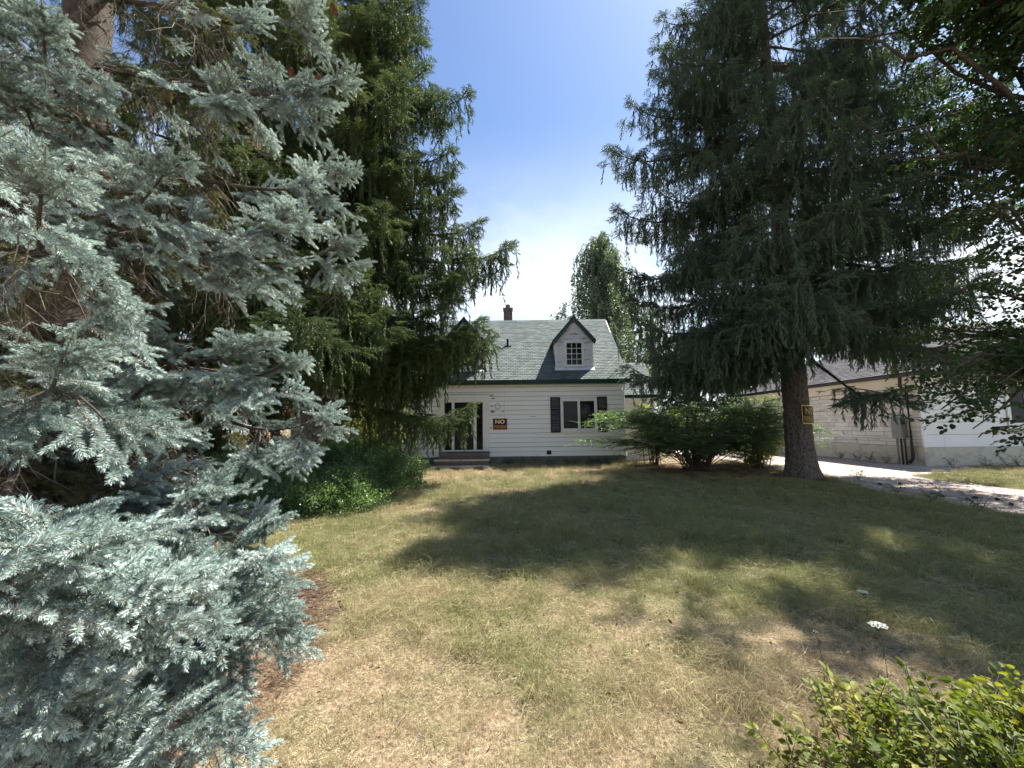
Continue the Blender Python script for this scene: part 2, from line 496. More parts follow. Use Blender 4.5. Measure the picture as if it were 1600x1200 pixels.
def lawn_mix(ns, ls, straw_a, straw_b, green_a, green_b, bias=0.0):
    """patches of green and straw that belong to the ground's own place"""
    g = ns.new('ShaderNodeNewGeometry')
    n1 = ns.new('ShaderNodeTexNoise'); n1.inputs['Scale'].default_value = 0.55; n1.inputs['Detail'].default_value = 5; n1.inputs['Roughness'].default_value = 0.6
    ls.new(g.outputs['Position'], n1.inputs['Vector'])
    n2 = ns.new('ShaderNodeTexNoise'); n2.inputs['Scale'].default_value = 3.5; n2.inputs['Detail'].default_value = 4
    ls.new(g.outputs['Position'], n2.inputs['Vector'])
    sp = ns.new('ShaderNodeSeparateXYZ')
    ls.new(g.outputs['Position'], sp.inputs[0])
    # greener in the middle of the lawn and to the right, straw near the street and along the house
    yb = ns.new('ShaderNodeMapRange'); yb.interpolation_type = 'SMOOTHSTEP'
    yb.inputs['From Min'].default_value = 1.8; yb.inputs['From Max'].default_value = 5.0
    ls.new(sp.outputs['Y'], yb.inputs[0])
    ye = ns.new('ShaderNodeMapRange'); ye.interpolation_type = 'SMOOTHSTEP'
    ye.inputs['From Min'].default_value = 15.5; ye.inputs['From Max'].default_value = 10.0
    ls.new(sp.outputs['Y'], ye.inputs[0])
    xr = ns.new('ShaderNodeMapRange'); xr.interpolation_type = 'SMOOTHSTEP'
    xr.inputs['From Min'].default_value = -4.0; xr.inputs['From Max'].default_value = 4.0
    xr.inputs['To Min'].default_value = 0.45
    ls.new(sp.outputs['X'], xr.inputs[0])
    m1 = ns.new('ShaderNodeMath'); m1.operation = 'MULTIPLY'; ls.new(yb.outputs[0], m1.inputs[0]); ls.new(ye.outputs[0], m1.inputs[1])
    m2 = ns.new('ShaderNodeMath'); m2.operation = 'MULTIPLY'; ls.new(m1.outputs[0], m2.inputs[0]); ls.new(xr.outputs[0], m2.inputs[1])
    a1 = ns.new('ShaderNodeMath'); a1.operation = 'MULTIPLY_ADD'
    ls.new(m2.outputs[0], a1.inputs[0]); a1.inputs[1].default_value = 0.30
    ls.new(n1.outputs[0], a1.inputs[2])
    a2 = ns.new('ShaderNodeMath'); a2.operation = 'MULTIPLY_ADD'
    ls.new(n2.outputs[0], a2.inputs[0]); a2.inputs[1].default_value = 0.35
    ls.new(a1.outputs[0], a2.inputs[2])
    oi = ns.new('ShaderNodeObjectInfo')
    a3 = ns.new('ShaderNodeMath'); a3.operation = 'MULTIPLY_ADD'
    ls.new(oi.outputs['Random'], a3.inputs[0]); a3.inputs[1].default_value = 0.12
    ls.new(a2.outputs[0], a3.inputs[2])
    fac = ns.new('ShaderNodeMapRange'); fac.interpolation_type = 'SMOOTHSTEP'
    fac.inputs['From Min'].default_value = 0.60 - bias; fac.inputs['From Max'].default_value = 1.02 - bias
    ls.new(a3.outputs[0], fac.inputs[0])
    at_ = ns.new('ShaderNodeAttribute'); at_.attribute_name = 'vary'
    s = ns.new('ShaderNodeMixRGB'); s.inputs[1].default_value = (*straw_a, 1); s.inputs[2].default_value = (*straw_b, 1)
    gr = ns.new('ShaderNodeMixRGB'); gr.inputs[1].default_value = (*green_a, 1); gr.inputs[2].default_value = (*green_b, 1)
    ls.new(at_.outputs['Fac'], s.inputs[0]); ls.new(at_.outputs['Fac'], gr.inputs[0])
    mxx = ns.new('ShaderNodeMixRGB')
    ls.new(fac.outputs[0], mxx.inputs[0]); ls.new(s.outputs[0], mxx.inputs[1]); ls.new(gr.outputs[0], mxx.inputs[2])
    return mxx.outputs[0], n2


def grassmat(name, bias=0.0, dull=1.0):
    m, ns, ls = mat(name)
    out = ns.new('ShaderNodeOutputMaterial')
    c, _ = lawn_mix(ns, ls, tuple(dull * x for x in (0.33, 0.25, 0.155)), tuple(dull * x for x in (0.62, 0.53, 0.33)), (0.155, 0.17, 0.065), (0.38, 0.375, 0.165), bias)
    b = ns.new('ShaderNodeBsdfPrincipled')
    b.inputs['Roughness'].default_value = 0.55
    b.inputs['Specular IOR Level'].default_value = 0.3
    ls.new(c, b.inputs['Base Color'])
    t = ns.new('ShaderNodeBsdfTranslucent')
    ls.new(c, t.inputs['Color'])
    mxs = ns.new('ShaderNodeMixShader'); mxs.inputs[0].default_value = 0.3
    ls.new(b.outputs[0], mxs.inputs[1]); ls.new(t.outputs[0], mxs.inputs[2])
    ls.new(mxs.outputs[0], out.inputs[0])
    return m


M['grass'] = grassmat('lawn_grass')
M['thatch'] = surf('dead_thatch', (0.29, 0.23, 0.14), (0.56, 0.47, 0.29), scale=30, rough=0.7, bump=0, vary=0.35)
M['litter'] = surf('needle_litter', (0.10, 0.06, 0.04), (0.24, 0.16, 0.11), scale=30, rough=0.8, bump=0, vary=0.4)

# the ground's own material: thatch and soil, darker brown under the spruces
m, ns, ls = mat('ground_soil')
out = ns.new('ShaderNodeOutputMaterial'); b = ns.new('ShaderNodeBsdfPrincipled')
c, nn = lawn_mix(ns, ls, (0.26, 0.19, 0.13), (0.26, 0.19, 0.13), (0.12, 0.12, 0.055), (0.12, 0.12, 0.055))
g = ns.new('ShaderNodeNewGeometry')
n3 = ns.new('ShaderNodeTexNoise'); n3.inputs['Scale'].default_value = 40; n3.inputs['Detail'].default_value = 8
ls.new(g.outputs['Position'], n3.inputs['Vector'])
hv = ns.new('ShaderNodeMapRange'); hv.inputs['From Min'].default_value = 0.3; hv.inputs['From Max'].default_value = 0.7; hv.inputs['To Min'].default_value = 0.45; hv.inputs['To Max'].default_value = 1.35
ls.new(n3.outputs[0], hv.inputs[0])
h = ns.new('ShaderNodeHueSaturation'); ls.new(c, h.inputs['Color']); ls.new(hv.outputs[0], h.inputs['Value'])
ls.new(h.outputs[0], b.inputs['Base Color']); b.inputs['Roughness'].default_value = 0.95; b.inputs['Specular IOR Level'].default_value = 0.1
bp = ns.new('ShaderNodeBump'); bp.inputs['Distance'].default_value = 0.03; bp.inputs['Strength'].default_value = 0.8
ls.new(n3.outputs[0], bp.inputs['Height']); ls.new(bp.outputs[0], b.inputs['Normal'])
ls.new(b.outputs[0], out.inputs[0])
M['ground'] = m
M['soil'] = surf('spruce_soil', (0.075, 0.05, 0.035), (0.16, 0.11, 0.08), scale=12, rough=0.95, bump=0.9, bscale=60, coords='World', bdist=0.02)

# driveway: packed pinkish gravel with paler wheel tracks
m, ns, ls = mat('packed_gravel')
out = ns.new('ShaderNodeOutputMaterial'); b = ns.new('ShaderNodeBsdfPrincipled')
g = ns.new('ShaderNodeNewGeometry')
v = ns.new('ShaderNodeTexVoronoi'); v.inputs['Scale'].default_value = 28
ls.new(g.outputs['Position'], v.inputs['Vector'])
mp = ns.new('ShaderNodeMapping'); mp.inputs['Scale'].default_value = (2.6, 0.25, 1)
ls.new(g.outputs['Position'], mp.inputs[0])
n1 = ns.new('ShaderNodeTexNoise'); n1.inputs['Scale'].default_value = 1.0; n1.inputs['Detail'].default_value = 6
ls.new(mp.outputs[0], n1.inputs['Vector'])
r1 = ramp(ns, [(0.3, (0.26, 0.20, 0.17)), (0.5, (0.38, 0.315, 0.275)), (0.68, (0.48, 0.42, 0.37))])
ls.new(n1.outputs[0], r1.inputs[0])
hs = ns.new('ShaderNodeHueSaturation')
vr = ns.new('ShaderNodeMapRange'); vr.inputs['To Min'].default_value = 0.82; vr.inputs['To Max'].default_value = 1.1
sp = ns.new('ShaderNodeSeparateColor'); ls.new(v.outputs['Color'], sp.inputs[0])
ls.new(sp.outputs[0], vr.inputs[0]); ls.new(vr.outputs[0], hs.inputs['Value']); ls.new(r1.outputs[0], hs.inputs['Color'])
ls.new(hs.outputs[0], b.inputs['Base Color']); b.inputs['Roughness'].default_value = 0.95; b.inputs['Specular IOR Level'].default_value = 0.15
bp = ns.new('ShaderNodeBump'); bp.inputs['Distance'].default_value = 0.015; bp.inputs['Strength'].default_value = 0.7; bp.invert = True
ls.new(v.outputs['Distance'], bp.inputs['Height']); ls.new(bp.outputs[0], b.inputs['Normal'])
ls.new(b.outputs[0], out.inputs[0])
M['gravel'] = m

# ------------------------------------------------------------------ scattering (foliage and grass only)
_groups = {}


def scatter_group(key, assets):
    """node group: the points of an object become twigs of one family (real geometry of that object)"""
    if key in _groups:
        return _groups[key]
    gt = bpy.data.node_groups.new(key, 'GeometryNodeTree')
    gt.interface.new_socket('Geometry', in_out='INPUT', socket_type='NodeSocketGeometry')
    gt.interface.new_socket('Geometry', in_out='OUTPUT', socket_type='NodeSocketGeometry')
    n = gt.nodes
    gi, go = n.new('NodeGroupInput'), n.new('NodeGroupOutput')
    jn = n.new('GeometryNodeJoinGeometry')
    for a in reversed(assets):
        oi = n.new('GeometryNodeObjectInfo')
        oi.inputs['Object'].default_value = a
        oi.inputs['As Instance'].default_value = False
        ti = n.new('GeometryNodeGeometryToInstance')
        gt.links.new(oi.outputs['Geometry'], ti.inputs[0])
        gt.links.new(ti.outputs[0], jn.inputs[0])
    ip = n.new('GeometryNodeInstanceOnPoints')
    gt.links.new(gi.outputs[0], ip.inputs['Points'])
    gt.links.new(jn.outputs[0], ip.inputs['Instance'])
    ip.inputs['Pick Instance'].default_value = True

    def na(nm, typ):
        x = n.new('GeometryNodeInputNamedAttribute')
        x.data_type = typ
        x.inputs[0].default_value = nm
        return x.outputs[0]
    er = n.new('FunctionNodeEulerToRotation')
    gt.links.new(na('rot', 'FLOAT_VECTOR'), er.inputs[0])
    gt.links.new(er.outputs[0], ip.inputs['Rotation'])
    gt.links.new(na('scl', 'FLOAT'), ip.inputs['Scale'])
    gt.links.new(na('idx', 'INT'), ip.inputs['Instance Index'])
    gt.links.new(ip.outputs[0], go.inputs[0])
    _groups[key] = gt
    return gt


def asset(name, mb, mats, attr=None):
    me = mb.mesh(name, mats, attr=attr)
    return bpy.data.objects.new(name, me)          # a twig shape, never linked: only its geometry is used


def scatter(name, key, P, Rt, S, I, parent=None, kind='stuff', label=None):
    P = np.asarray(P, np.float32).reshape(-1, 3)
    if len(P) == 0:
        return None
    me = bpy.data.meshes.new(name)
    me.vertices.add(len(P))
    me.vertices.foreach_set('co', P.ravel())
    a = me.attributes.new('rot', 'FLOAT_VECTOR', 'POINT')
    a.data.foreach_set('vector', np.asarray(Rt, np.float32).ravel())
    a = me.attributes.new('scl', 'FLOAT', 'POINT')
    a.data.foreach_set('value', np.asarray(S, np.float32).ravel())
    a = me.attributes.new('idx', 'INT', 'POINT')
    a.data.foreach_set('value', np.asarray(I, np.int32).ravel())
    o = link(name, me, parent, label=label)
    md = o.modifiers.new('twigs', 'NODES')
    md.node_group = _groups[key]
    if kind:
        o['kind'] = kind
    return o


def unit(v):
    v = np.asarray(v, float)
    return v / (np.linalg.norm(v, axis=-1, keepdims=True) + 1e-9)


def needles(mb, attrs, rg, P, n_per_m, nl, nw, ang0=62, ang1=25, up=0.25, m=0, v0=0.0, v1=1.0):
    """needles round a polyline P, every needle a thin blade"""
    P = np.asarray(P, float)
    seg = np.linalg.norm(np.diff(P, axis=0), axis=1)
    L = seg.sum()
    n = max(6, int(L * n_per_m))
    cum = np.concatenate([[0], np.cumsum(seg)])
    t = (np.arange(n) + rg.random(n)) / n * L
    base = np.stack([np.interp(t, cum, P[:, k]) for k in range(3)], 1)
    e = L * 0.02 + 1e-4
    q0 = np.stack([np.interp(np.clip(t - e, 0, L), cum, P[:, k]) for k in range(3)], 1)
    q1 = np.stack([np.interp(np.clip(t + e, 0, L), cum, P[:, k]) for k in range(3)], 1)
    T = unit(q1 - q0)
    A = unit(np.cross(T, rg.normal(size=3) + np.array([0.3, 0.2, 1])))
    B = np.cross(T, A)
    ph = rg.random(n) * 2 * PI
    rad = np.cos(ph)[:, None] * A + np.sin(ph)[:, None] * B
    rad[:, 2] += up
    rad = unit(rad)
    fr = t / L
    ang = np.radians(ang0 + (ang1 - ang0) * fr ** 3 + rg.normal(size=n) * 8)
    D = np.cos(ang)[:, None] * T + np.sin(ang)[:, None] * rad
    ln = nl * (0.8 + 0.35 * rg.random(n)) * (1 - 0.25 * fr ** 4)
    S = unit(np.cross(D, rg.normal(size=(n, 3)))) * nw * 0.5
    V = np.stack([base - S, base + S, base + D * ln[:, None] * 0.6 + S * 0.9, base + D * ln[:, None], base + D * ln[:, None] * 0.6 - S * 0.9], 1).reshape(-1, 3)
    i = np.arange(n) * 5
    F1 = np.stack([i, i + 1, i + 2, i + 4], 1)
    F2 = np.stack([i + 4, i + 2, i + 3], 1)
    v = rg.random(n) if v0 == 0.0 else np.clip(v0 + (v1 - v0) * fr + rg.normal(size=n) * 0.12, 0, 1)
    mb.add(V, F1, m)
    mb.f.append(F2 + mb.n - len(V))
    mb.m.append(np.full(n, m, int))
    attrs.append(v); attrs.append(v)


def stem(mb, attrs, P, r0, r1, m=1, n=4):
    k0 = mb.nfaces()
    mb.tube(P, np.linspace(r0, r1, len(P)), n=n, m=m, cap=False)
    attrs.append(np.full(mb.nfaces() - k0, 0.5))


def curve(p0, d, L, droop, k=6, wob=0.0, rg=None):
    d = unit(d)
    t = np.linspace(0, 1, k)[:, None]
    P = np.asarray(p0, float) + d * L * t + np.array([0, 0, -1.0]) * droop * L * t ** 2
    if wob and rg is not None:
        P[1:] += rg.normal(size=(k - 1, 3)) * wob * L
    return P


def blue_spray(seed, L=0.40, old=False):
    rg = np.random.default_rng(seed)
    mb, at_ = MB(), []
    npm, nl, nw = (1350, 0.027, 0.0025)
    main = curve((0, 0, 0), (1, 0, 0.05), L, rg.uniform(-0.15, 0.2), 6, 0.01, rg)
    stem(mb, at_, main, 0.0035, 0.0018)
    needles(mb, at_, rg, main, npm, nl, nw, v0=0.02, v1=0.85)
    k = 5
    for i in range(k):
        f = 0.12 + 0.72 * i / (k - 1)
        p = np.array([np.interp(f * 5, range(6), main[:, c]) for c in range(3)])
        for s in (-1, 1):
            if rg.random() < 0.15:
                continue
            ln = L * (0.62 - 0.42 * f) * rg.uniform(0.75, 1.2)
            a = R(rg.uniform(38, 60))
            d = (math.cos(a), s * math.sin(a), rg.uniform(-0.25, 0.3))
            sp_ = curve(p, d, ln, rg.uniform(-0.15, 0.3), 5, 0.015, rg)
            stem(mb, at_, sp_, 0.0025, 0.0014)
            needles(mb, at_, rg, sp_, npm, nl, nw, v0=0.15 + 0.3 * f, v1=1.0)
            if ln > 0.17:
                q = sp_[2]
                for s2 in (-1, 1):
                    a2 = math.atan2(d[1], d[0]) + s2 * R(45)
                    sp2 = curve(q, (math.cos(a2), math.sin(a2), rg.uniform(-0.2, 0.3)), ln * 0.5, 0.1, 4)
                    stem(mb, at_, sp2, 0.002, 0.0012)
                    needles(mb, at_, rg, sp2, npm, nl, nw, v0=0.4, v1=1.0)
    return asset('old_spray' if old else 'blue_spray', mb, [M['blue_old'] if old else M['blue'], M['twig']], np.concatenate(at_))


def bare_spray(seed):
    rg = np.random.default_rng(seed)
    mb, at_ = MB(), []
    main = curve((0, 0, 0), (1, 0, 0), 0.5, rg.uniform(0.1, 0.6), 7, 0.03, rg)
    stem(mb, at_, main, 0.004, 0.0015, m=0)
    for i in range(1, 7):
        for s in (-1, 1):
            a = rg.uniform(0.5, 1.2)
            c = curve(main[i], (math.cos(a), s * math.sin(a), rg.uniform(-0.7, 0.1)), rg.uniform(0.1, 0.28), 0.3, 4, 0.04, rg)
            stem(mb, at_, c, 0.002, 0.001, m=0, n=3)
            c2 = curve(c[2], (math.cos(a + 0.8), math.sin(a * s), -0.4), rg.uniform(0.05, 0.12), 0.3, 3)
            stem(mb, at_, c2, 0.0014, 0.0008, m=0, n=3)
    return asset('bare_spray', mb, [M['bark_grey']], np.concatenate(at_))


def norway_flat(seed, L=0.6, nm='norway'):
    rg = np.random.default_rng(seed)
    mb, at_ = MB(), []
    npm, nl, nw = 460, 0.027, 0.0062
    main = curve((0, 0, 0), (1, 0, 0), L, rg.uniform(0.0, 0.25), 6, 0.012, rg)
    stem(mb, at_, main, 0.005, 0.002, n=3)
    needles(mb, at_, rg, main, npm, nl, nw, 60, 30)
    for i in range(5):
        f = 0.15 + 0.7 * i / 4
        p = np.array([np.interp(f * 5, range(6), main[:, c]) for c in range(3)])
        for s in (-1, 1):
            ln = L * (0.58 - 0.38 * f) * rg.uniform(0.7, 1.25)
            a = R(rg.uniform(35, 60))
            sp_ = curve(p, (math.cos(a), s * math.sin(a), rg.uniform(-0.3, 0.2)), ln, rg.uniform(0, 0.5), 4, 0.02, rg)
            needles(mb, at_, rg, sp_, npm, nl, nw, 60, 30)
            if ln > 0.2:
                a2 = s * (a + 0.7)
                sp2 = curve(sp_[1], (math.cos(a2), math.sin(a2), -0.2), ln * 0.5, 0.3, 3)
                needles(mb, at_, rg, sp2, npm, nl, nw, 60, 30)
    return asset('spruce_flat', mb, [M[nm], M['twig']], np.concatenate(at_))


def norway_hang(seed, L=0.75, nm='norway'):
    """pendulous branchlet: leaves along +X, then hangs down"""
    rg = np.random.default_rng(seed)
    mb, at_ = MB(), []
    npm, nl, nw = 460, 0.027, 0.0062
    k = 8
    t = np.linspace(0, 1, k)
    P = np.stack([0.22 * L * np.sqrt(t) + rg.normal(size=k) * 0.012, rg.normal(size=k).cumsum() * 0.012, -L * t ** 1.25], 1)
    P[0] = 0
    stem(mb, at_, P, 0.004, 0.0015, n=3)
    needles(mb, at_, rg, P, npm, nl, nw, 50, 25, up=-0.1)
    for i in range(1, k - 1):
        for s in (-1, 1):
            if rg.random() < 0.25:
                continue
            a = rg.uniform(0, 2 * PI)
            ln = rg.uniform(0.12, 0.26) * L * (1.1 - i / k * 0.6)
            d = (math.cos(a) * 0.7, math.sin(a) * 0.7, -rg.uniform(0.5, 1.3))
            sp_ = curve(P[i], d, ln, 0.35, 4)
            needles(mb, at_, rg, sp_, npm, nl, nw, 50, 25, up=-0.1)
    return asset('spruce_hang', mb, [M[nm], M['twig']], np.concatenate(at_))


def leaf_shape(kind):
    """outline points of half a leaf blade (x along, y out), folded along the midrib"""
    if kind == 'round':
        return [(0, 0), (0.25, 0.36), (0.6, 0.40), (0.88, 0.2), (1, 0)]
    if kind == 'long':
        return [(0, 0), (0.3, 0.15), (0.65, 0.13), (1, 0)]
    if kind == 'small':
        return [(0, 0), (0.45, 0.30), (1, 0)]
    return [(0, 0), (0.22, 0.22), (0.55, 0.27), (0.82, 0.14), (1, 0)]


def add_leaf(mb, attrs, rg, p, d, n, size, kind='oval', m=0, fold=0.25, curl=0.2):
    d = unit(d)
    s = unit(np.cross(n, d))
    n = np.cross(d, s)
    pts = leaf_shape(kind)
    k = len(pts)
    v = rg.random()
    xs = np.array([a for a, _ in pts]); ys = np.array([b for _, b in pts])
    mid = p + (d * xs[:, None] - n * (curl * xs ** 2)[:, None]) * size
    Lf = mid + (s * ys[:, None] + n * (fold * ys)[:, None]) * size
    Rt = mid + (-s * ys[:, None] + n * (fold * ys)[:, None]) * size
    V = np.vstack([mid, Lf, Rt])
    F3, F4 = [], []
    for side, o in ((0, k), (1, 2 * k)):
        for i in range(k - 1):
            a, b_, c, e = i, i + 1, o + i + 1, o + i
            if i == 0:
                f = (a, b_, c)
            elif i == k - 2:
                f = (a, b_, e)
            else:
                f = (a, b_, c, e)
            if side:
                f = f[::-1]
            (F3 if len(f) == 3 else F4).append(f)
    base = mb.n
    mb.v.append(V); mb.n += len(V)
    for FF in (F3, F4):
        if FF:
            mb.f.append(np.array(FF) + base)
            mb.m.append(np.full(len(FF), m, int))
            attrs.append(np.full(len(FF), v))


def leafy_twig(seed, L=0.35, n=12, size=0.08, kind='oval', mt='leaf_mid', wood='bark_grey', droop=0.3, flat=0.5, name='leafy_twig'):
    rg = np.random.default_rng(seed)
    mb, at_ = MB(), []
    main = curve((0, 0, 0), (1, 0, 0.1), L, droop, 6, 0.02, rg)
    stem(mb, at_, main, 0.003, 0.0012, n=3)
    for i in range(n):
        f = (i + 0.5) / n
        p = np.array([np.interp(f * 5, range(6), main[:, c]) for c in range(3)])
        s = 1 if i % 2 else -1
        a = R(rg.uniform(30, 75))
        d = np.array([math.cos(a), s * math.sin(a), rg.uniform(-0.5, 0.4)])
        nrm = unit(np.array([rg.normal() * 0.5, rg.normal() * 0.5, 1.0 if rg.random() < 0.5 + flat / 2 else rg.normal()]))
        add_leaf(mb, at_, rg, p + d * 0.15 * size, d, nrm, size * rg.uniform(0.7, 1.15), kind)
    add_leaf(mb, at_, rg, main[-1], np.array([1, 0, -0.3]), np.array([0, 0, 1.0]), size, kind)
    return asset(name, mb, [M[mt], M[wood]], np.concatenate(at_))


def leaf_cluster(seed, n=16, rad=0.1, size=0.04, kind='oval', mt='leaf_dark', name='leaf_cluster'):
    rg = np.random.default_rng(seed)
    mb, at_ = MB(), []
    for i in range(n):
        d = unit(rg.normal(size=3) * np.array([1, 1, 0.6]) + np.array([0, 0, 0.35]))
        p = d * rad * rg.uniform(0.25, 1)
        nrm = unit(rg.normal(size=3) * 0.6 + np.array([0, 0, 1]))
        add_leaf(mb, at_, rg, p, d + rg.normal(size=3) * 0.4, nrm, size * rg.uniform(0.7, 1.2), kind)
    stem(mb, at_, curve((0, 0, -rad), (0.2, 0.1, 1), rad * 1.5, 0, 3), 0.002, 0.001, n=3)
    return asset(name, mb, [M[mt], M['bark_grey']], np.concatenate(at_))


def weeping_strand(seed, L=1.3):
    rg = np.random.default_rng(seed)
    mb, at_ = MB(), []
    k = 8
    t = np.linspace(0, 1, k)
    P = np.stack([0.25 * L * np.sqrt(t), rg.normal(size=k).cumsum() * 0.03, -L * t ** 1.4], 1)
    P[0] = 0
    stem(mb, at_, P, 0.006, 0.002, n=3)
    for i in range(34):
        f = rg.random()
        p = np.array([np.interp(f * 7, range(8), P[:, c]) for c in range(3)])
        d = rg.normal(size=3) + np.array([0, 0, -0.9])
        add_leaf(mb, at_, rg, p, d, rg.normal(size=3), 0.11 * rg.uniform(0.7, 1.2), 'small')
    return asset('weeping_strand', mb, [M['leaf_weep'], M['bark_grey']], np.concatenate(at_))


def grass_clump(seed, n=34, rad=0.09, h=0.10, lean=0.5, w=0.0028, flat=False, mt='grass'):
    rg = np.random.default_rng(seed)
    mb, at_ = MB(), []
    a0 = rg.uniform(0, 2 * PI)
    V, F4, F3, att = [], [], [], []
    for i in range(n):
        r = rad * math.sqrt(rg.random()); a = rg.uniform(0, 2 * PI)
        p = np.array([r * math.cos(a), r * math.sin(a), 0.0])
        hh = h * rg.uniform(0.45, 1.2)
        if flat:
            ad = rg.uniform(0, 2 * PI)
            d = np.array([math.cos(ad), math.sin(ad), 0])
            z0 = rg.uniform(0.004, 0.028)
            q = [p + (0, 0, z0), p + d * hh * 0.55 + (0, 0, z0 + rg.uniform(-0.003, 0.014)), p + d * hh + (0, 0, max(0.002, z0 + rg.uniform(-0.02, 0.01)))]
        else:
            ad = a0 + rg.normal() * 1.1
            ln = lean * rg.uniform(0.3, 1.5)
            d = np.array([math.cos(ad), math.sin(ad), 0]) * ln
            q = [p - (0, 0, 0.01), p + (d * 0.35 + np.array([0, 0, 0.62])) * hh, p + (d + np.array([0, 0, max(0.25, 1 - 0.35 * ln)])) * hh]
        s = unit(np.cross(q[2] - q[0], rg.normal(size=3))) * w * rg.uniform(0.6, 1.2) * 0.5
        k = len(V)
        V += [q[0] - s, q[0] + s, q[1] + s * 0.9, q[1] - s * 0.9, q[2]]
        F4.append((k, k + 1, k + 2, k + 3)); F3.append((k + 3, k + 2, k + 4))
        att.append(rg.random())
    mb.add(V, F4)
    mb.f.append(np.array(F3)); mb.m.append(np.zeros(n, int))
    return asset('grass_clump', mb, [M[mt]], np.concatenate([att, att]))


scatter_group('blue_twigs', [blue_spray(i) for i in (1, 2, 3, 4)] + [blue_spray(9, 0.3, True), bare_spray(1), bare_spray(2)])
scatter_group('norway_twigs', [norway_flat(i) for i in (1, 2, 3)] + [norway_hang(i) for i in (4, 5, 6)] + [bare_spray(5)])
scatter_group('norway_dark_twigs', [norway_flat(i, nm='norway_blue') for i in (1, 2, 3)] + [norway_hang(i, nm='norway_blue') for i in (4, 5, 6)] + [bare_spray(5)])
scatter_group('maple_twigs', [leafy_twig(i, 0.36, 10, 0.078, 'round', 'leaf_mid') for i in (1, 2, 3)])
scatter_group('back_twigs', [leafy_twig(i, 0.8, 22, 0.14, 'oval', 'leaf_mid') for i in (4, 5)])
scatter_group('weep_twigs', [weeping_strand(i) for i in (1, 2, 3)])
scatter_group('fine_twigs', [leafy_twig(i, 0.42, 34, 0.036, 'oval', 'leaf_shrub', droop=0.15, flat=1.0) for i in (7, 8, 9)])
scatter_group('yellow_twigs', [leafy_twig(i, 0.35, 20, 0.05, 'oval', 'leaf_yellow', droop=0.1) for i in (10, 11)])
scatter_group('dark_clusters', [leaf_cluster(i) for i in (1, 2, 3)])
scatter_group('red_twigs', [leafy_twig(i, 0.3, 14, 0.06, 'oval', 'leaf_red') for i in (13, 14)])
scatter_group('spirea_twigs', [leafy_twig(i, 0.20, 13, 0.040, 'oval', 'leaf_spirea', droop=-0.05, flat=0.3) for i in (15, 16, 17)] + [leafy_twig(18, 0.08, 6, 0.022, 'small', 'leaf_brown', droop=0.0, flat=0)])
scatter_group('weed_twigs', [leafy_twig(i, 0.25, 12, 0.05, 'long', 'leaf_mid', droop=0.2) for i in (19, 20)])
scatter_group('lawn_blades', [grass_clump(1, n=44, w=0.0021), grass_clump(2, n=44, h=0.12, lean=0.8, w=0.0021), grass_clump(3, n=40, h=0.065, lean=0.9, w=0.002), grass_clump(4, n=52, h=0.15, lean=1.2, w=0.0021), grass_clump(5, n=60, rad=0.12, h=0.085, flat=True, mt='thatch', w=0.0019), grass_clump(6, n=44, rad=0.12, h=0.045, flat=True, mt='thatch', w=0.0028), grass_clump(7, n=40, rad=0.16, h=0.16, flat=True, mt='litter', w=0.0035)])


# ------------------------------------------------------------------ ground, driveway
def gh(x, y):
    """gentle unevenness of the ground"""
    return 0.045 * mnoise.noise((x * 0.35, y * 0.35, 0)) + 0.02 * mnoise.noise((x * 1.3, y * 1.3, 5)) if (-12 < x < 8.0 and 1 < y < 15) else 0.0


def height(x, y):
    if not (-14 < x < 9.5 and -3 < y < 16.2):
        return 0.0
    e = min(1, max(0, (x + 14) / 3), max(0, (8.6 - x) / 1.5), max(0, (y + 3) / 3), max(0, (16.2 - y) / 2))
    e = max(0.0, e)
    return e * (0.06 * mnoise.noise((x * 0.35, y * 0.35, 0)) + 0.022 * mnoise.noise((x * 1.3, y * 1.3, 5)))


xs = np.concatenate([[-900, -300, -100, -50, -25], np.arange(-16, 12.01, 0.25), [14, 18, 25, 50, 100, 300, 900]])
ys = np.concatenate([[-300, -100, -30, -8], np.arange(-4, 17.01, 0.25), [20, 26, 40, 80, 200, 500, 1200]])
V = [(x, y, height(x, y)) for y in ys for x in xs]
nx = len(xs)
F = [(j * nx + i, j * nx + i + 1, (j + 1) * nx + i + 1, (j + 1) * nx + i) for j in range(len(ys) - 1) for i in range(nx - 1)]
mb = MB(); mb.add(V, F)
mb.obj('ground', M['ground'], smooth=True, kind='structure')


def edge_line(pts, wob, step=0.25, seed=0):
    """a polyline resampled with small irregularities"""
    out_ = []
    for (x0, y0), (x1, y1) in zip(pts[:-1], pts[1:]):
        n = max(1, int(math.hypot(x1 - x0, y1 - y0) / step))
        for i in range(n):
            t = i / n
            x, y = x0 + (x1 - x0) * t, y0 + (y1 - y0) * t
            out_.append((x + wob * mnoise.noise((x * 0.9 + seed, y * 0.9, 3)), y + 0 * wob))
    out_.append(pts[-1])
    return out_


def strip(left, right, z, n=60):
    """a sheet between two lines given as X at each Y"""
    ly, lx = np.array([p[1] for p in left]), np.array([p[0] for p in left])
    ry, rx = np.array([p[1] for p in right]), np.array([p[0] for p in right])
    Y = np.linspace(max(ly[0], ry[0]), min(ly[-1], ry[-1]), n)
    A, B = np.interp(Y, ly, lx), np.interp(Y, ry, rx)
    k = 8
    V, F = [], []
    for j in range(n):
        for i in range(k + 1):
            V.append((A[j] + (B[j] - A[j]) * i / k, Y[j], z))
    for j in range(n - 1):
        for i in range(k):
            a = j * (k + 1) + i
            F.append((a, a + 1, a + k + 2, a + k + 1))
    mb = MB(); mb.add(V, F)
    return mb


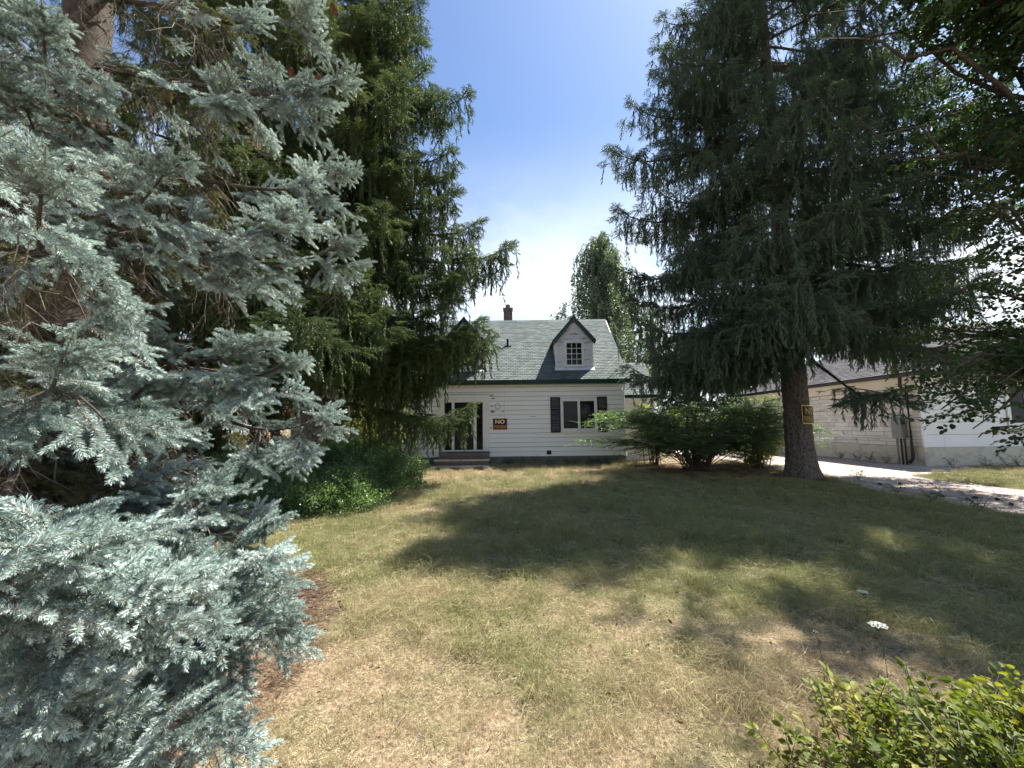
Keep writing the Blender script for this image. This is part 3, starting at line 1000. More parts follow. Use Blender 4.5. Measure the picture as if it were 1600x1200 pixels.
DL = edge_line([(8.0, -4), (8.05, 5), (8.35, 9.5), (9.1, 12), (9.4, 15), (9.0, 19), (8.5, 26)], 0.35, seed=1)
DR = edge_line([(11.9, -4), (11.9, 7), (11.5, 10.5), (11.7, 12.2), (13.4, 12.9), (15.6, 13.6), (15.6, 26)], 0.45, seed=9)
DL = [(x, y) for x, y in DL]; DR = sorted(DR, key=lambda p: p[1])
strip(DL, DR, 0.006, 110).obj('driveway', M['gravel'], kind='structure')

# ------------------------------------------------------------------ the house
HY = 16.6                       # front wall
XL, XR = -8.9, 4.54
PT = 0.93                       # roof rise per metre
EY, EZ = 16.32, 3.44            # eave line
RY = 19.9
RZ = EZ + PT * (RY - EY)
house = thing('clapboard_house', 'white clapboard house with green shingled roof, dormers and brick chimney', 'house', ((XL + XR) / 2, HY, 0))
SB = 0.36                       # bottom of the siding
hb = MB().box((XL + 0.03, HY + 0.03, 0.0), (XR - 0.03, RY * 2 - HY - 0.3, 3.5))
hb.obj('wall', M['shadow_gap_sheathing'], house)
MB().box((XL + 0.01, HY + 0.012, -0.1), (XR - 0.01, HY + 0.028, SB)).box((XR - 0.028, HY + 0.03, -0.1), (XR - 0.012, RY * 2 - HY - 0.3, SB)).obj('foundation', M['foundation'], house)


def holes_in_row(z0, z1, openings):
    return [(a, b) for (a, b, c, d) in openings if c < z1 - 0.02 and d > z0 + 0.02]


def board(x0, x1, z0, z1, y, parent, mt, thick=0.026, name='siding_board', jit=0.0, gap=0.014):
    """one clapboard: thin at the top, proud at the bottom"""
    dz = rnd.uniform(-jit, jit) + gap
    P = [(x0, y, z0 + dz), (x0, y - thick, z0 + dz), (x0, y - 0.010, z1), (x0, y, z1)]
    mb = MB()
    n = 4
    A = np.array(P, float)
    B = A + np.array([x1 - x0, 0, 0])
    B[:, 2] += rnd.uniform(-jit, jit)
    mb.add(np.vstack([A, B]), [(0, 1, 5, 4), (1, 2, 6, 5), (2, 3, 7, 6), (3, 2, 1, 0), (4, 5, 6, 7)])
    return mb.obj(name, mt, parent)


# openings of the front wall: x0, x1, z0, z1
pz = lambda px, py, Y=HY: at(px, py, Y)
DX0, DX1 = pz(686, 660).x, pz(764.5, 660).x
DZ0, DZ1 = pz(725, 706).z, pz(725, 617).z
WX0, WX1 = pz(876, 650).x, pz(933, 650).x
WZ0, WZ1 = pz(905, 674).z, pz(905, 622).z
SHW = pz(877, 650).x - pz(861.5, 650).x
LX0, LX1 = pz(516, 650).x, pz(602, 650).x
LZ0, LZ1 = pz(545, 684).z, pz(545, 631).z
openings = [(DX0, DX1, DZ0 - 0.35, DZ1), (WX0, WX1, WZ0, WZ1), (LX0, LX1, LZ0, LZ1)]
nrow = 16
rh = (3.33 - SB) / nrow
for k in range(nrow):
    z0, z1 = SB + k * rh, SB + (k + 1) * rh
    cuts = sorted(holes_in_row(z0, z1, openings))
    for (a, b_, c, d) in openings:
        if z0 + 0.02 < d < z1 - 0.02:
            board(a, b_, d + 0.001, z1, HY + 0.028, house, M['siding'])
        if z0 + 0.02 < c < z1 - 0.02:
            board(a, b_, z0, c - 0.012, HY + 0.028, house, M['siding'])
    x = XL
    spans = []
    for a, b_ in cuts:
        spans.append((x, a)); x = b_
    spans.append((x, XR))
    for a, b_ in spans:
        x = a
        first = True
        while x < b_ - 0.01:
            L = rnd.uniform(2.6, 4.2) if not first else rnd.uniform(1.2, 4.2)
            first = False
            x2 = b_ if x + L > b_ - 0.6 else x + L
            near_door = abs((x + x2) / 2 - (DX1 + 0.6)) < 1.3 and z0 > 1.9
            if x < DX1 + 0.7 < x2 and z0 > 1.7 and x2 - x > 1.4:
                xm = DX1 + 0.62
                if xm > x + 0.1:
                    board(x, xm - 0.002, z0, z1, HY + 0.028, house, M['siding'], jit=0.002)
                board(max(x, xm + 0.002), x2, z0, z1, HY + 0.028, house, M['siding'], jit=0.002)
            else:
                board(x + 0.002, x2 - 0.002, z0, z1, HY + 0.028, house, M['siding'], jit=0.003)
            x = x2
for px, py, w_, h_ in ((768.5, 617.5, 9, 2.6), (770, 622.5, 8, 2.4), (768, 634.5, 6, 2.0), (769.5, 643.5, 8, 3.6), (786, 643, 5, 2.2), (767, 668, 4, 2.4), (742, 616, 3, 1.5), (833, 651, 12, 0.9), (862, 645, 5, 0.9)):
    c_ = pz(px, py)
    u_ = 16.6 / FPX
    n_ = 9
    poly = [(c_.x + math.cos(2 * PI * j / n_) * w_ * u_ / 2 * rnd.uniform(0.6, 1.15), HY - 0.001, c_.z + math.sin(2 * PI * j / n_) * h_ * u_ / 2 * rnd.uniform(0.6, 1.15)) for j in range(n_)]
    MB().prism(poly, (0, 0.01, 0)).obj('bare_wood_patch', M['bare_wood'], house)
# corner boards, scalloped frieze under the eave
for xa in (XL - 0.02, XR - 0.07):
    MB().box((xa, HY - 0.012, SB - 0.01), (xa + 0.09, HY + 0.02, 3.36)).obj('corner_board', M['trim'], house)
mb = MB()
mb.box((XL, HY - 0.015, 3.33), (XR, HY + 0.027, 3.46))
n = int((XR - XL) / 0.11)
for i in range(n):
    x = XL + (i + 0.5) * (XR - XL) / n
    pts = [(x - 0.045, HY - 0.02, 3.33)] + [(x + 0.045 * math.cos(a), HY - 0.02, 3.33 - 0.05 * math.sin(a)) for a in np.linspace(PI, 0, 5)[1:-1]] + [(x + 0.045, HY - 0.02, 3.33)]
    mb.prism(pts, (0, 0.02, 0))
mb.obj('scalloped_frieze', M['siding'], house, kind='stuff')


def window(parent, x0, x1, z0, z1, y, panes, frame=0.06, mull=(0, 0), name='window', sill=True, rec=0.05, outer=0.07):
    """frame, sashes side by side, glass, optional muntin grid"""
    fr = MB()
    o = outer
    fr.box((x0 - o, y - 0.035, z1), (x1 + o, y + 0.05, z1 + o)).box((x0 - o, y - 0.035, z0 - o), (x1 + o, y + 0.05, z0))
    fr.box((x0 - o, y - 0.035, z0), (x0, y + 0.05, z1)).box((x1, y - 0.035, z0), (x1 + o, y + 0.05, z1))
    w = fr.obj(name, M['trim'], parent)
    n = panes
    pw = (x1 - x0) / n
    for i in range(n):
        a, b_ = x0 + i * pw, x0 + (i + 1) * pw
        f = frame
        s = MB()
        s.box((a, y - 0.012, z1 - f), (b_, y + 0.03, z1)).box((a, y - 0.012, z0), (b_, y + 0.03, z0 + f))
        s.box((a, y - 0.012, z0 + f), (a + f * 0.8, y + 0.03, z1 - f)).box((b_ - f * 0.8, y - 0.012, z0 + f), (b_, y + 0.03, z1 - f))
        cx, cz = mull
        for k in range(1, cx):
            xx = a + f * 0.8 + (b_ - a - 1.6 * f) * k / cx
            s.box((xx - 0.011, y - 0.004, z0 + f), (xx + 0.011, y + 0.02, z1 - f))
        for k in range(1, cz):
            zz = z0 + f + (z1 - z0 - 2 * f) * k / cz
            s.box((a + f * 0.8, y - 0.002, zz - 0.011), (b_ - f * 0.8, y + 0.018, zz + 0.011))
        s.obj('sash', M['trim'], w)
        cxn, czn = max(1, cx), max(1, cz)
        ax0, ax1, az0, az1 = a + f * 0.8, b_ - f * 0.8, z0 + f, z1 - f
        for i2 in range(cxn):
            for j2 in range(czn):
                q = MB().box((ax0 + (ax1 - ax0) * i2 / cxn, y + 0.022, az0 + (az1 - az0) * j2 / czn), (ax0 + (ax1 - ax0) * (i2 + 1) / cxn - 0.001, y + 0.026, az0 + (az1 - az0) * (j2 + 1) / czn - 0.001))
                q.obj('pane', M['glass'], w)
    if sill:
        MB().box((x0 - o - 0.03, y - 0.075, z0 - o - 0.045), (x1 + o + 0.03, y + 0.02, z0 - o - 0.002)).obj('sill', M['trim'], w)
    return w


o_ = 0.06
window(house, WX0 + o_, WX1 - o_, WZ0 + o_, WZ1 - o_, HY - 0.02, 2, outer=o_)
window(house, LX0 + o_, LX1 - o_, LZ0 + o_, LZ1 - o_, HY - 0.02, 3, outer=o_)
for xa, side in ((WX0 - SHW - 0.01, 'l'), (WX1 + 0.01, 'r')):
    za, zb = WZ0 - 0.03, WZ1 + 0.05
    s = MB()
    f = 0.05
    s.box((xa, HY - 0.045, za), (xa + f, HY - 0.012, zb)).box((xa + SHW - f, HY - 0.045, za), (xa + SHW, HY - 0.012, zb))
    s.box((xa + f, HY - 0.045, za), (xa + SHW - f, HY - 0.012, za + f)).box((xa + f, HY - 0.045, zb - f), (xa + SHW - f, HY - 0.012, zb))
    s.box((xa + f, HY - 0.045, (za + zb) / 2 - 0.03), (xa + SHW - f, HY - 0.012, (za + zb) / 2 + 0.03))
    sh = s.obj('shutter', M['shutter'], house)
    sl = MB()
    n = 26
    for i in range(n):
        zz = za + f + (zb - za - 2 * f) * (i + 0.5) / n
        sl.prism([(xa + f, HY - 0.04, zz - 0.02), (xa + f, HY - 0.034, zz - 0.022), (xa + f, HY - 0.016, zz + 0.016), (xa + f, HY - 0.022, zz + 0.018)], (SHW - 2 * f, 0, 0))
    sl.obj('louvres', M['shutter'], sh, kind='stuff')

# entrance: wide white surround, black door between two side lights
door_y = HY + 0.0
ent = MB()
ix0, ix1 = pz(694.5, 660).x, pz(754.5, 660).x
iz1 = pz(725, 627.5).z
iz0 = pz(725, 703).z
ent.box((DX0, HY - 0.04, iz0 - 0.06), (ix0, HY + 0.03, iz1 + 0.02)).box((ix1, HY - 0.04, iz0 - 0.06), (DX1, HY + 0.03, iz1 + 0.02))
ent.box((DX0, HY - 0.04, iz1 + 0.02), (DX1, HY + 0.03, DZ1 - 0.032))
ent.box((ix0, HY - 0.03, iz1 - 0.03), (ix1, HY + 0.028, iz1 + 0.018))
ent.box((ix0, HY - 0.03, iz0 - 0.06), (ix1, HY + 0.028, iz0))
en = ent.obj('door_surround', M['trim'], house)
MB().box((DX0 - 0.03, HY - 0.065, DZ1 - 0.03), (DX1 + 0.03, HY + 0.02, DZ1)).obj('cornice', M['trim'], en)
MB().box((DX0 + 0.03, HY - 0.046, iz0 + 0.3), (ix0 - 0.08, HY - 0.041, iz1 - 0.1)).obj('pilaster_panel', M['trim'], en)
MB().box((ix1 + 0.08, HY - 0.046, iz0 + 0.3), (DX1 - 0.03, HY - 0.041, iz1 - 0.1)).obj('pilaster_panel', M['trim'], en)
mx0, mx1 = pz(706, 660).x, pz(710, 660).x
nx0, nx1 = pz(740, 660).x, pz(744.5, 660).x
for a, b_ in ((mx0, mx1), (nx0, nx1)):
    MB().box((a, HY - 0.028, iz0), (b_, HY + 0.02, iz1 - 0.03)).obj('door_post', M['trim'], en)
d = MB().box((mx1, HY + 0.004, iz0), (nx0, HY + 0.026, iz1 - 0.03))
dr = d.obj('front_door', M['door'], house)
dp = MB()
for (u0, u1, v0, v1) in ((0.12, 0.46, 0.08, 0.42), (0.54, 0.88, 0.08, 0.42), (0.12, 0.46, 0.5, 0.9), (0.54, 0.88, 0.5, 0.9)):
    w_, h_ = nx0 - mx1, iz1 - 0.03 - iz0
    MB().box((mx1 + u0 * w_, HY - 0.004, iz0 + v0 * h_), (mx1 + u1 * w_, HY + 0.003, iz0 + v1 * h_)).obj('door_panel', M['door'], dr)
MB().tube([(nx0 - 0.09, HY - 0.06, iz0 + 0.95), (nx0 - 0.09, HY - 0.06, iz0 + 1.2)], 0.012, 6).box((nx0 - 0.10, HY - 0.06, iz0 + 0.97), (nx0 - 0.08, HY, iz0 + 0.99)).box((nx0 - 0.10, HY - 0.06, iz0 + 1.16), (nx0 - 0.08, HY, iz0 + 1.18)).obj('handle', M['grey_metal'], dr)
for a, b_ in ((ix0, mx0), (nx1, ix1)):
    sl = MB()
    sl.box((a, HY - 0.01, iz0), (a + 0.03, HY + 0.02, iz1 - 0.03)).box((b_ - 0.03, HY - 0.01, iz0), (b_, HY + 0.02, iz1 - 0.03))
    for k in range(1, 5):
        zz = iz0 + (iz1 - iz0) * (0.25 + k * 0.15)
        sl.box((a + 0.05, HY + 0.004, zz - 0.012), (b_ - 0.05, HY + 0.018, zz + 0.012))
    s_ = sl.obj('side_light', M['door'], house)
    MB().box((a + 0.03, HY + 0.0205, iz0), (b_ - 0.03, HY + 0.0255, iz1 - 0.03)).obj('pane', M['glass'], s_)
# black dryer vent on the siding
v0 = pz(858, 707)
MB().tube([(v0.x, HY + 0.02, v0.z), (v0.x, HY - 0.05, v0.z), (v0.x, HY - 0.07, v0.z - 0.02)], [0.06, 0.06, 0.04], 10).box((v0.x - 0.09, HY - 0.004, v0.z - 0.08), (v0.x + 0.09, HY + 0.012, v0.z + 0.08)).obj('wall_vent', M['black_metal'], house)
v0 = pz(777.5, 635)
MB().tube([(v0.x + 0.11 * math.cos(a), HY - 0.012, v0.z + 0.11 * math.sin(a)) for a in np.linspace(0, 2 * PI, 20)], 0.008, 5).obj('lamp_ring', M['black_metal'], house)

# roof
roofm = MB()
roofm.prism([(XL - 0.12, EY, EZ), (XL - 0.12, RY, RZ), (XL - 0.12, 2 * RY - EY, EZ), (XL - 0.12, 2 * RY - EY, EZ - 0.12), (XL - 0.12, RY, RZ - 0.14), (XL - 0.12, EY, EZ - 0.12)], (XR - XL + 0.24, 0, 0))
roof = roofm.obj('roof', M['roof_deck'], house)
# gable walls
for xg in (XL + 0.02, XR - 0.04):
    MB().prism([(xg, HY + 0.05, 3.3), (xg, RY, 3.3 + (RY - HY - 0.05) * PT + 0.05), (xg, 2 * RY - HY - 0.05, 3.3)], (0.02, 0, 0)).obj('gable_wall', M['siding'], house)


def shingles(x_lo, x_hi, P0, up, right, n_up, expo, tabw, clip=None, seed=0, thick=0.012):
    """tabs laid in courses on a slope: P0 corner, up and right are unit vectors along the slope; x_lo/x_hi give the span at each distance up"""
    rg = np.random.default_rng(seed)
    nrm = unit(np.cross(right, up))
    if nrm[2] < 0:
        nrm = -nrm
    mb, at_ = MB(), []
    P0 = np.array(P0, float)
    Vs, Fs, A = [], [], []
    for r in range(n_up):
        u = r * expo
        lo, hi = x_lo(u), x_hi(u)
        x = lo - (tabw * 0.5 if r % 2 else 0)
        while x < hi:
            a, b_ = max(x, lo), min(x + tabw - 0.012, hi)
            x += tabw
            if b_ - a < 0.01 or (clip and clip(a, b_, u)):
                continue
            t = thick * rg.uniform(0.8, 1.5)
            du = rg.uniform(-0.004, 0.004)
            p = P0 + right * a + up * (u + du)
            q = P0 + right * b_ + up * (u + du)
            e = up * (expo + 0.02)
            k = len(Vs)
            Vs += [p + nrm * 0.002, q + nrm * 0.002, q + nrm * (t + 0.004), p + nrm * (t + 0.004), p + e + nrm * 0.004, q + e + nrm * 0.004]
            Fs += [(k, k + 1, k + 2, k + 3), (k + 3, k + 2, k + 5, k + 4)]
            c = rg.random()
            A += [c, c]
    mb.add(Vs, Fs)
    return mb, A


sl = math.hypot(1, PT)
up_f = np.array([0, 1 / sl, PT / sl])
Lslope = (RY - EY) * sl
DORM = [(2.60, 'right'), (-1.98, 'middle'), (-6.55, 'left')]
DYF, DW, DZE, DZA = 16.85, 0.76, 5.20, 6.02        # front plane, half width, eave height, apex height


def in_dormer(a, b_, u):
    y = EY + u / sl
    z = EZ + (y - EY) * PT
    if y < DYF + 0.1:
        return False
    for cx, _ in DORM:
        hw = DW if z < DZE else DW * (DZA - z) / (DZA - DZE)
        if hw > 0 and a + 0.02 > cx - hw and b_ - 0.02 < cx + hw:
            return True
    return False


mbs, A = shingles(lambda u: XL - 0.16, lambda u: XR + 0.16 - 0.05 * (u > 3.6), (0, EY - 0.03, EZ + 0.002 - 0.03 * PT), up_f, np.array([1.0, 0, 0]), int(Lslope / 0.118), 0.118, 0.19, in_dormer, seed=3)
mbs.obj('shingles', M['shingle'], roof, attr=A, kind='stuff')
n = int((XR - XL) / 0.25)
mbr, A = MB(), []
for i in range(n):
    x = XL - 0.12 + i * (XR - XL + 0.24) / n
    w_ = (XR - XL + 0.24) / n
    k0 = mbr.nfaces()
    mbr.add([(x, RY - 0.13, RZ - 0.10), (x + w_ * 1.05, RY - 0.13, RZ - 0.10), (x + w_ * 1.05, RY, RZ + 0.035), (x, RY, RZ + 0.025), (x, RY + 0.13, RZ - 0.1), (x + w_ * 1.05, RY + 0.13, RZ - 0.1)], [(0, 1, 2, 3), (3, 2, 5, 4)])
    A += [rnd.random()] * 2
mbr.obj('ridge_caps', M['shingle'], roof, attr=A, kind='stuff')
# gutter and fascia
MB().box((XL - 0.14, EY + 0.0, EZ - 0.19), (XR + 0.14, EY + 0.035, EZ - 0.04)).box((XL - 0.14, EY + 0.035, EZ - 0.19), (XR + 0.14, HY - 0.03, EZ - 0.165)).obj('fascia', M['green_trim'], house)
gt_ = MB()
prof = [(0, -0.02), (-0.10, -0.02), (-0.11, -0.06), (-0.085, -0.12), (0, -0.13)]
gt_.prism([(XL - 0.18, EY - 0.002 + a, EZ - 0.02 + b_) for a, b_ in prof], (XR - XL + 0.40, 0, 0))
gt_.obj('gutter', M['green_trim'], house)
MB().tube([(XR - 0.03, EY - 0.06, EZ - 0.14), (XR - 0.03, EY + 0.05, EZ - 0.32), (XR - 0.03, HY - 0.07, EZ - 0.45), (XR - 0.03, HY - 0.07, 0.5), (XR - 0.03, HY - 0.12, 0.35)], 0.035, 8).obj('downspout', M['trim'], house)
# service mast standing at the right end of the roof
mast = [(XR - 0.12, EY + 0.42, EZ + 0.38), (XR - 0.12, EY + 0.42, EZ + 1.55), (XR - 0.10, EY + 0.38, EZ + 1.62), (XR - 0.06, EY + 0.36, EZ + 1.55)]
MB().tube(mast, 0.03, 8).obj('service_mast', M['grey_metal'], house)
# rake boards on the right gable
for s in (1,):
    a = np.array([XR + 0.13, EY, EZ - 0.02]); b_ = np.array([XR + 0.13, RY, RZ - 0.02])
    MB().prism([a, b_, b_ - (0, 0, 0.16), a - (0, 0, 0.16)], (0.03, 0, 0)).obj('rake_board', M['trim'], house)
# plumbing vent
pv = at(793, 519, 18.2)
uy = EY + (18.2 - EY)
zr = EZ + (18.2 - EY) * PT
MB().tube([(pv.x, 18.2, zr - 0.1), (pv.x, 18.2, zr + 0.30)], 0.05, 8).box((pv.x - 0.16, 18.08, zr - 0.10), (pv.x + 0.16, 18.3, zr - 0.04), M=None).obj('vent_pipe', M['black_metal'], roof)

# chimney
cx0, cx1 = at(787, 490, 20.6).x, at(800.5, 490, 20.6).x
cz1 = at(793, 482.5, 20.6).z
mb, A = MB(), []
mb.box((cx0 + 0.006, 20.406, RZ - 1.5), (cx1 - 0.006, 20.794, cz1 - 0.085)); A += [0.5] * 6
ch = mb.obj('chimney', M['mortar'], roof)
mb, A = MB(), []
z = RZ - 1.0
r = 0
while z < cz1 - 0.15:
    for side in range(4):
        n = 2
        for i in range(n):
            w_ = (cx1 - cx0) if side % 2 == 0 else 0.4
            u0, u1 = w_ * i / n + 0.004 - (0.05 if r % 2 and i else 0), w_ * (i + 1) / n - 0.004 - (0.05 if r % 2 and i < n - 1 else 0)
            if side == 0: q = ((cx0 + u0, 20.4, z), (cx0 + u1, 20.41, z + 0.062))
            elif side == 2: q = ((cx0 + u0, 20.79, z), (cx0 + u1, 20.80, z + 0.062))
            elif side == 1: q = ((cx0, 20.4 + u0, z), (cx0 + 0.01, 20.4 + u1, z + 0.062))
            else: q = ((cx1 - 0.01, 20.4 + u0, z), (cx1, 20.4 + u1, z + 0.062))
            mb.box(*q); A += [rnd.random()] * 6
    z += 0.072
    r += 1
mb.obj('bricks', M['brick'], ch, attr=A, kind='stuff')
MB().box((cx0 - 0.03, 20.37, cz1 - 0.085), (cx1 + 0.03, 20.83, cz1)).obj('chimney_cap', M['foundation'], ch)
MB().tube([((cx0 + cx1) / 2, 20.6, cz1), ((cx0 + cx1) / 2, 20.6, cz1 + 0.2)], [0.13, 0.12], 12).obj('flue', M['clay'], ch)

# dormers
for cx, where in DORM:
    dm = MB()
    yb = EY + (DZE - EZ) / PT
    dm.add([(cx - DW, DYF, EZ + (DYF - EY) * PT - 0.05), (cx + DW, DYF, EZ + (DYF - EY) * PT - 0.05), (cx + DW, DYF, DZE), (cx, DYF, DZA), (cx - DW, DYF, DZE)], [(0, 1, 2, 3, 4)])
    for s in (-1, 1):
        x = cx + s * DW
        dm.add([(x, DYF, EZ + (DYF - EY) * PT - 0.05), (x, DYF, DZE), (x, yb, DZE)], [(0, 1, 2)] if s < 0 else [(0, 2, 1)])
    dor = dm.obj('dormer', M['peeled'], house)
    zb0 = EZ + (DYF - EY) * PT
    # side boards of the cheeks
    nb = 7
    wz0, wz1 = zb0 + 0.03, DZE - 0.02
    wx0, wx1 = cx - 0.40, cx + 0.40
    wtop = wz0 + 1.13
    for k in range(11):
        z0, z1 = zb0 + 0.02 + k * 0.185, zb0 + 0.02 + (k + 1) * 0.185
        if z0 > DZA - 0.1:
            break
        def hwid(z):
            return DW if z < DZE else max(0.0, DW * (DZA - z) / (DZA - DZE))
        hw0, hw1 = hwid(z0), hwid(min(z1, DZA))
        cuts = [(-hw0, hw0, -hw1, hw1)]
        if z0 < wtop - 0.02:
            cuts = [(-hw0, -0.41, -hw1, -0.41), (0.41, hw0, 0.41, hw1)]
        for a0, a1, b0, b1 in cuts:
            zt = min(z1, DZA) + 0.004
            P = [(cx + a0, DYF - 0.024, z0), (cx + a1, DYF - 0.024, z0), (cx + b1, DYF - 0.008, zt), (cx + b0, DYF - 0.008, zt), (cx + a0, DYF - 0.001, z0), (cx + a1, DYF - 0.001, z0)]
            MB().add(P, [(0, 1, 2, 3), (0, 4, 5, 1)]).obj('siding_board', M['peeled'], dor)
    for s in (-1, 1):
        x = cx + s * DW
        MB().box((x - 0.03, DYF - 0.032, zb0 + 0.02), (x + 0.03, DYF + 0.03, DZE - 0.02)).obj('corner_board', M['trim'], dor)
    MB().prism([(cx - DW - 0.06, DYF - 0.16, zb0 - 0.10), (cx - DW - 0.06, DYF - 0.04, zb0 + 0.035), (cx - DW - 0.06, DYF, zb0 + 0.03), (cx - DW - 0.06, DYF, zb0 - 0.05)], (2 * DW + 0.12, 0, 0)).obj('apron_flashing', M['trim'], dor)
    window(dor, cx - 0.34, cx + 0.34, wz0 + 0.09, wtop - 0.06, DYF - 0.03, 1, frame=0.035, mull=(3, 4), outer=0.06, sill=False)
    # gable roof of the dormer
    ov = 0.17
    ztip = DZE - 0.10
    yR = EY + (DZA + 0.10 - EZ) / PT
    yE = EY + (ztip - EZ) / PT
    xh = DW + 0.12
    rs = MB()
    for s in (-1, 1):
        P = [(cx, DYF - ov, DZA + 0.10), (cx + s * xh, DYF - ov, ztip), (cx + s * xh, yE + 0.05, ztip), (cx, yR + 0.05, DZA + 0.10)]
        Pn = [(p[0], p[1], p[2] - 0.05) for p in P]
        rs.add(P + Pn, [(0, 1, 2, 3), (4, 7, 6, 5), (0, 4, 5, 1), (1, 5, 6, 2)])
    rr = rs.obj('dormer_roof', M['roof_deck'], dor)
    for s in (-1, 1):
        e_ = np.array([s * xh, 0, ztip - DZA - 0.10]); Ls = np.linalg.norm(e_); e_ = e_ / Ls
        upv = -e_
        y1a, y1b = yE - DYF + ov, yR - DYF + ov
        mbs, A = shingles(lambda u: 0.0, lambda u: y1a + (y1b - y1a) * min(1, u / Ls) + 0.05, (cx + s * xh, DYF - ov, ztip + 0.003), upv, np.array([0, 1.0, 0]), int(Ls / 0.125) + 1, 0.125, 0.21, seed=5)
        mbs.obj('shingles', M['shingle'], rr, attr=A, kind='stuff')
        a = np.array([cx, DYF - ov - 0.02, DZA + 0.115]); b_ = np.array([cx + s * (xh + 0.03), DYF - ov - 0.02, ztip - 0.01])
        dn = np.array([0, 0, -0.20])
        MB().prism([a, b_, b_ + dn * 0.95 - (s * 0.07, 0, 0), a + dn], (0, 0.035, 0)).obj('rake_board', M['green_trim'], dor)

# lower wing at the right rear of the house
WY = 18.4
we = at(1000, 617, WY).z
wr = at(990, 567, WY + 2.0).z
wing = house
xw = at(1024, 600, WY).x
MB().box((XR + 0.035, WY + 0.3, 0), (xw, WY + 5, we)).obj('wing_wall', M['siding'], house)
pt2 = (wr - we) / 2.0
rw = MB().prism([(XR + 0.035, WY, we), (XR + 0.035, WY + 2.0, wr), (XR + 0.035, WY + 5, we)], (xw - XR + 0.1, 0, 0)).obj('wing_roof', M['roof_deck'], house)
s2 = math.hypot(1, pt2)
mbs, A = shingles(lambda u: XR + 0.04, lambda u: xw + 0.18, (0, WY - 0.02, we + 0.002), np.array([0, 1 / s2, pt2 / s2]), np.array([1.0, 0, 0]), int(2.0 * s2 / 0.135), 0.135, 0.215, seed=13)
mbs.obj('shingles', M['shingle'], rw, attr=A, kind='stuff')
MB().box((XR + 0.035, WY - 0.10, we - 0.14), (xw + 0.2, WY - 0.005, we - 0.01)).obj('wing_gutter', M['green_trim'], house)
MB().box((XR + 0.035, WY - 0.03, we - 0.13), (xw + 0.1, WY + 0.3, we - 0.1)).obj('soffit', M['trim'], house)

# front steps
st = thing('front_steps', 'two brick and concrete steps in front of the black door', 'steps', (-1.9, HY - 0.5, 0))
sx0, sx1 = pz(677, 710, HY - 0.7).x, pz(765, 710, HY - 0.7).x
ztop = DZ0 - 0.03
MB().box((sx0 + 0.25, HY - 0.62, ztop - 0.06), (sx1 - 0.02, HY - 0.045, ztop)).obj('tread', M['foundation'], st)
MB().box((sx0 + 0.22, HY - 0.6, 0), (sx1 - 0.04, HY - 0.05, ztop - 0.061)).obj('riser', M['riser'], st)
MB().box((sx0 + 0.06, HY - 0.95, ztop * 0.62 - 0.05), (sx1, HY - 0.605, ztop * 0.62)).obj('tread', M['concrete'], st)
MB().box((sx0 + 0.1, HY - 0.93, 0), (sx1 - 0.03, HY - 0.61, ztop * 0.62 - 0.051)).obj('riser', M['riser'], st)
MB().box((sx0, HY - 1.30, ztop * 0.24 - 0.045), (sx1 + 0.01, HY - 0.955, ztop * 0.24)).obj('tread', M['concrete'], st)
MB().box((sx0 + 0.06, HY - 1.28, -0.03), (sx1 - 0.03, HY - 0.96, ztop * 0.24 - 0.046)).obj('riser', M['riser'], st)
MB().box((sx1 - 0.028, HY - 1.27, 0), (sx1 + 0.0, HY - 0.96, ztop * 0.24 - 0.046)).obj('end_stone', M['concrete'], st)


# ------------------------------------------------------------------ signs
def text_mesh(s, size, mt, off=0.0, ext=0.001):
    cu = bpy.data.curves.new('text', 'FONT')
    cu.body = s
    cu.size = size
    cu.align_x = 'CENTER'
    cu.align_y = 'CENTER'
    cu.offset = off
    cu.extrude = ext
    cu.resolution_u = 3
    o = bpy.data.objects.new('text', cu)
    COL.objects.link(o)
    bpy.context.view_layer.update()
    me = bpy.data.meshes.new_from_object(o.evaluated_get(bpy.context.evaluated_depsgraph_get()))
    COL.objects.unlink(o)
    bpy.data.objects.remove(o)
    V = np.array([v.co[:] for v in me.vertices])
    V[:, 0] -= (V[:, 0].min() + V[:, 0].max()) / 2
    V[:, 1] -= (V[:, 1].min() + V[:, 1].max()) / 2
    F = [tuple(p.vertices) for p in me.polygons]
    return V, F


def fit_text(s, w, h, off=0.0):
    V, F = text_mesh(s, 1.0, None, off)
    V[:, 0] *= w / (V[:, 0].max() - V[:, 0].min())
    V[:, 1] *= h / (V[:, 1].max() - V[:, 1].min())
    return V, F


def put(name, V, F, f, mt, parent):
    me = bpy.data.meshes.new(name)
    me.from_pydata([tuple(f(*v)) for v in V], [], F)
    me.materials.append(mt)
    me.polygons.foreach_set('use_smooth', np.zeros(len(me.polygons), bool))
    return link(name, me, parent)


c0 = pz(781.3, 662.6)
sw, shh = pz(792.5, 662).x - pz(770, 662).x, pz(781, 654).z - pz(781, 671.5).z
sg = thing('no_trespassing_sign', 'black and orange no trespassing sign on the white siding beside the door', 'sign', (c0.x, HY - 0.02, c0.z), 'no trespassing signs')
MB().box((c0.x - sw / 2, HY - 0.012, c0.z - shh / 2), (c0.x + sw / 2, HY - 0.002, c0.z + shh / 2)).obj('sign_board', M['sign_black'], sg)
sc_ = lambda x, y, z: (c0.x + x, HY - 0.0145 - 0.001 * (z > 0), c0.z + y)
V, F = fit_text('NO', sw * 0.66, shh * 0.36, 0.03)
V[:, 1] += shh * 0.21
put('lettering', V, F, sc_, M['sign_cream'], sg)
V, F = fit_text('TRESPASSING', sw * 0.88, shh * 0.27, 0.01)
V[:, 1] -= shh * 0.24
put('lettering', V, F, sc_, M['sign_orange'], sg)
bd = MB()
t_ = 0.012
